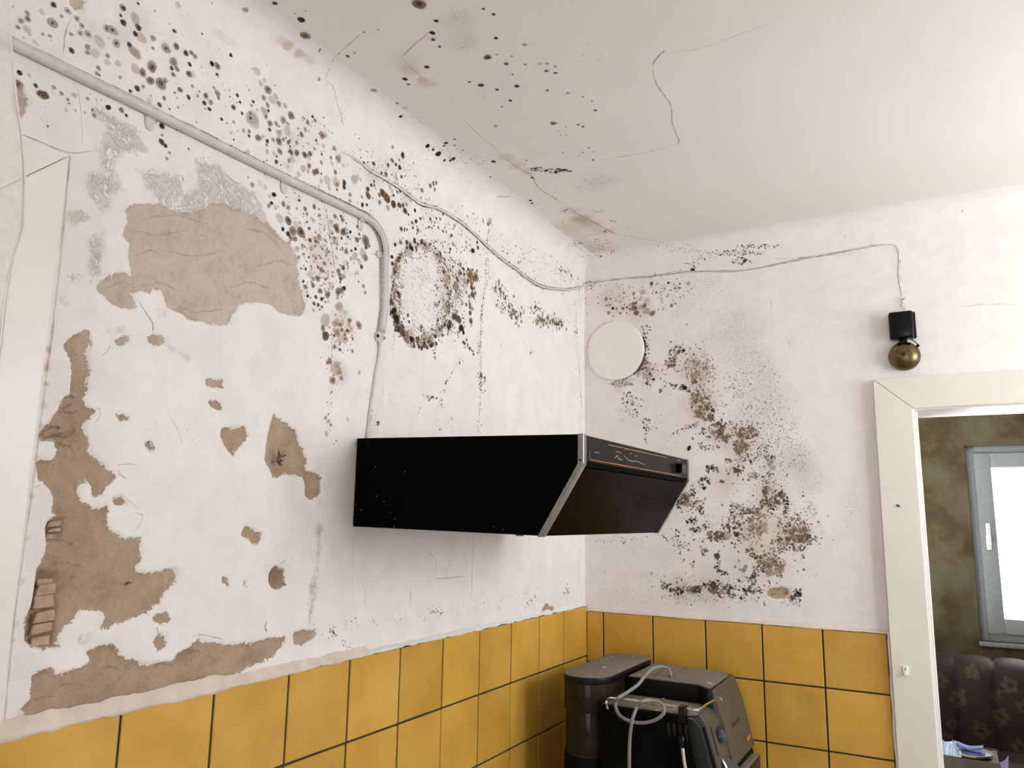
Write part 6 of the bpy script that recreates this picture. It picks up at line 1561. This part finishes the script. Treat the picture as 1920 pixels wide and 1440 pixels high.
x1 = xs[-1]
for nm, d, bv in (('seat', (xs0 + .02, x1 - .02, SY - .72, SY - .05, .20, .44), .05), ('arm', (xs0 - .18, xs0 + .02, SY - .75, SY + .12, .05, .62), .06), ('arm', (x1 - .02, x1 + .18, SY - .75, SY + .12, .05, .62), .06), ('plinth', (xs0, x1, SY - .68, SY + .1, .04, .22), .02)):
    add_flower_attr(box(nm, d, 'sofa', sofa, bv, 4))
for x in (xs0 + .05, x1 - .05):
    for y in (SY - .6, SY + .05):
        lathe('foot', [(.02, 0), (.03, .05)], (x, y, 0), (0, 0, 1), 'wood', sofa, 12)

# small table carrying the box
TZ = .60
bf = on(2, TZ, 1764, 1434); br = on(2, TZ, 1877, 1431)
by0 = 1.70
table = thing('side_table', 'small wooden side table in front of the floral sofa', 'table', (1.02, 1.9, 0))
box('tabletop', (.70, 1.34, 1.62, 2.14, .43, .455), 'wood', table, .005, 2)
for x in (.73, 1.31):
    for y in (1.65, 2.11):
        box('leg', (x - .02, x + .02, y - .02, y + .02, 0, .43), 'wood', table, .004, 1)
FY = on(2, TZ, 1820, 1430)[1]
bxl, bxr = .80, on(1, FY, 1876, 1432)[0]
carton = thing('carton', 'open olive cardboard carton with lilac side flap by the sofa', 'box', ((bxl + bxr) / 2, FY + .12, .456))
zc0, zc1 = .456, on(1, FY, 1850, 1428)[2]
box('carton_side', (bxl, bxr, FY, FY + .004, zc0, zc1), 'card', carton)
box('carton_side', (bxl, bxr, FY + .236, FY + .24, zc0, zc1), 'card', carton)
box('carton_side', (bxl, bxl + .004, FY + .004, FY + .236, zc0, zc1), 'card', carton)
fa, fb, fc, fd = on(1, FY + .002, 1876, 1430), on(1, FY + .002, 1876, 1480), on(1, FY + .03, 1891, 1417), on(1, FY + .03, 1890, 1480)
V = []
for i in range(9):
    t = i / 8
    p = fa * (1 - t) + fc * t; q = fb * (1 - t) + fd * t
    c = np.array((.004 * math.sin(t * 3.1), 0, -.004 * math.sin(t * 3.1)))
    V += [p + c, (q[0], q[1], max(q[2], .458))]
flap = mesh_obj('carton_flap', V, [(2 * i, 2 * i + 1, 2 * i + 3, 2 * i + 2) for i in range(8)], 'lilac', carton, True)
md = flap.modifiers.new('s', 'SOLIDIFY'); md.thickness = .003
box('carton_base', (bxl, bxr, FY, FY + .24, zc0 - .0, zc0 + .004), 'card', carton)
box('inner_lid', (bxl + .003, bxr - .004, FY + .003, FY + .237, zc1 - .014, zc1 - .006), 'card', carton)
# round shallow tray lying on the carton
tl, tr = on(1, FY + .10, 1808, 1420), on(1, FY + .10, 1860, 1415)
tx, trd = tr[0] - .085, .087
tray = thing('round_tray', 'round cream tray lying on the cardboard carton', 'tray', (tx, FY + .09, zc1))
lathe('tray_plate', [(.06, 0), (trd - .006, .002), (trd, .012), (trd - .002, .013), (trd - .009, .006), (.05, .004), (0, .004)], (tx, FY + .09, zc1 + .001), (0, 0, 1), 'cream_tray', tray, 40)
tube('tray_band', [(tx + trd * math.cos(a), FY + .09 + trd * math.sin(a), zc1 + .009) for a in np.linspace(-1.3, .9, 20)], .0022, 'navy', tray, 6)
# folded blue strap
sx0, sx1 = on(1, FY + .09, 1783, 1400), on(1, FY + .09, 1846, 1410)
zs = lambda y_: on(1, FY + .09, 1800, y_)[2]
cl = thing('felt_strap', 'folded blue felt strap lying across the round tray', 'cloth', ((sx0[0] + sx1[0]) / 2, FY + .09, zs(1408)))
L = [on(1, FY + .09, *q) for q in ((1846, 1412), (1825, 1410), (1806, 1406), (1793, 1405), (1785, 1401), (1783, 1396), (1787, 1393), (1795, 1394), (1806, 1399), (1818, 1402), (1832, 1402), (1842, 1401))]
L = smooth_path(L, 4)
V = []
for i, p in enumerate(L):
    t = i / (len(L) - 1)
    V += [p + np.array((0, -.032, -.004 if t < .5 else 0)), p + np.array((.004, .026, .0))]
st_ = mesh_obj('strap', V, [(2 * i, 2 * i + 1, 2 * i + 3, 2 * i + 2) for i in range(len(L) - 1)], 'blue_cloth', cl, True)
md = st_.modifiers.new('s', 'SOLIDIFY'); md.thickness = .006; md.offset = 0
# crumpled pale blue bag
pb = on(1, FY + .02, 1790, 1424)
bag = thing('plastic_bag', 'crumpled pale blue plastic bag at the left of the carton', 'bag', (pb[0], pb[1], zc1))
rg = random.Random(21)
V, F = [], []
nu, nv = 22, 9
bx0_ = on(1, FY + .03, 1752, 1420)[0]; bx1_ = on(1, FY + .03, 1803, 1420)[0]
ht = lambda t: np.interp(t, [0, .22, .3, .42, .62, .72, .82, .9, 1], [.052, .056, .050, .040, .046, .052, .050, .022, .016])
for i in range(nu + 1):
    t = i / nu
    for j in range(nv + 1):
        s = j / nv
        hh = ht(t) * math.sin(math.pi * min(1, s * 1.05)) ** .6 * (1 + rg.uniform(-.16, .16))
        V.append((bx0_ + (bx1_ - bx0_) * t + rg.uniform(-.002, .002), FY + .006 + .10 * s + rg.uniform(-.002, .002), zc1 + .001 + max(0, hh)))
for i in range(nu):
    for j in range(nv):
        F.append((i * (nv + 1) + j, (i + 1) * (nv + 1) + j, (i + 1) * (nv + 1) + j + 1, i * (nv + 1) + j + 1))
mesh_obj('bag_skin', V, F, 'pale_blue', bag)
for k in range(3):
    x = bx0_ + (bx1_ - bx0_) * (.18 + .06 * k)
    tube('bag_print', [(x - .004, FY + .012, zc1 + .028), (x - .001, FY + .022, zc1 + .046), (x + .004, FY + .030, zc1 + .053)], .0022, 'navy', bag, 6)

# ------------------------------------------------------------------ ground outside the windows
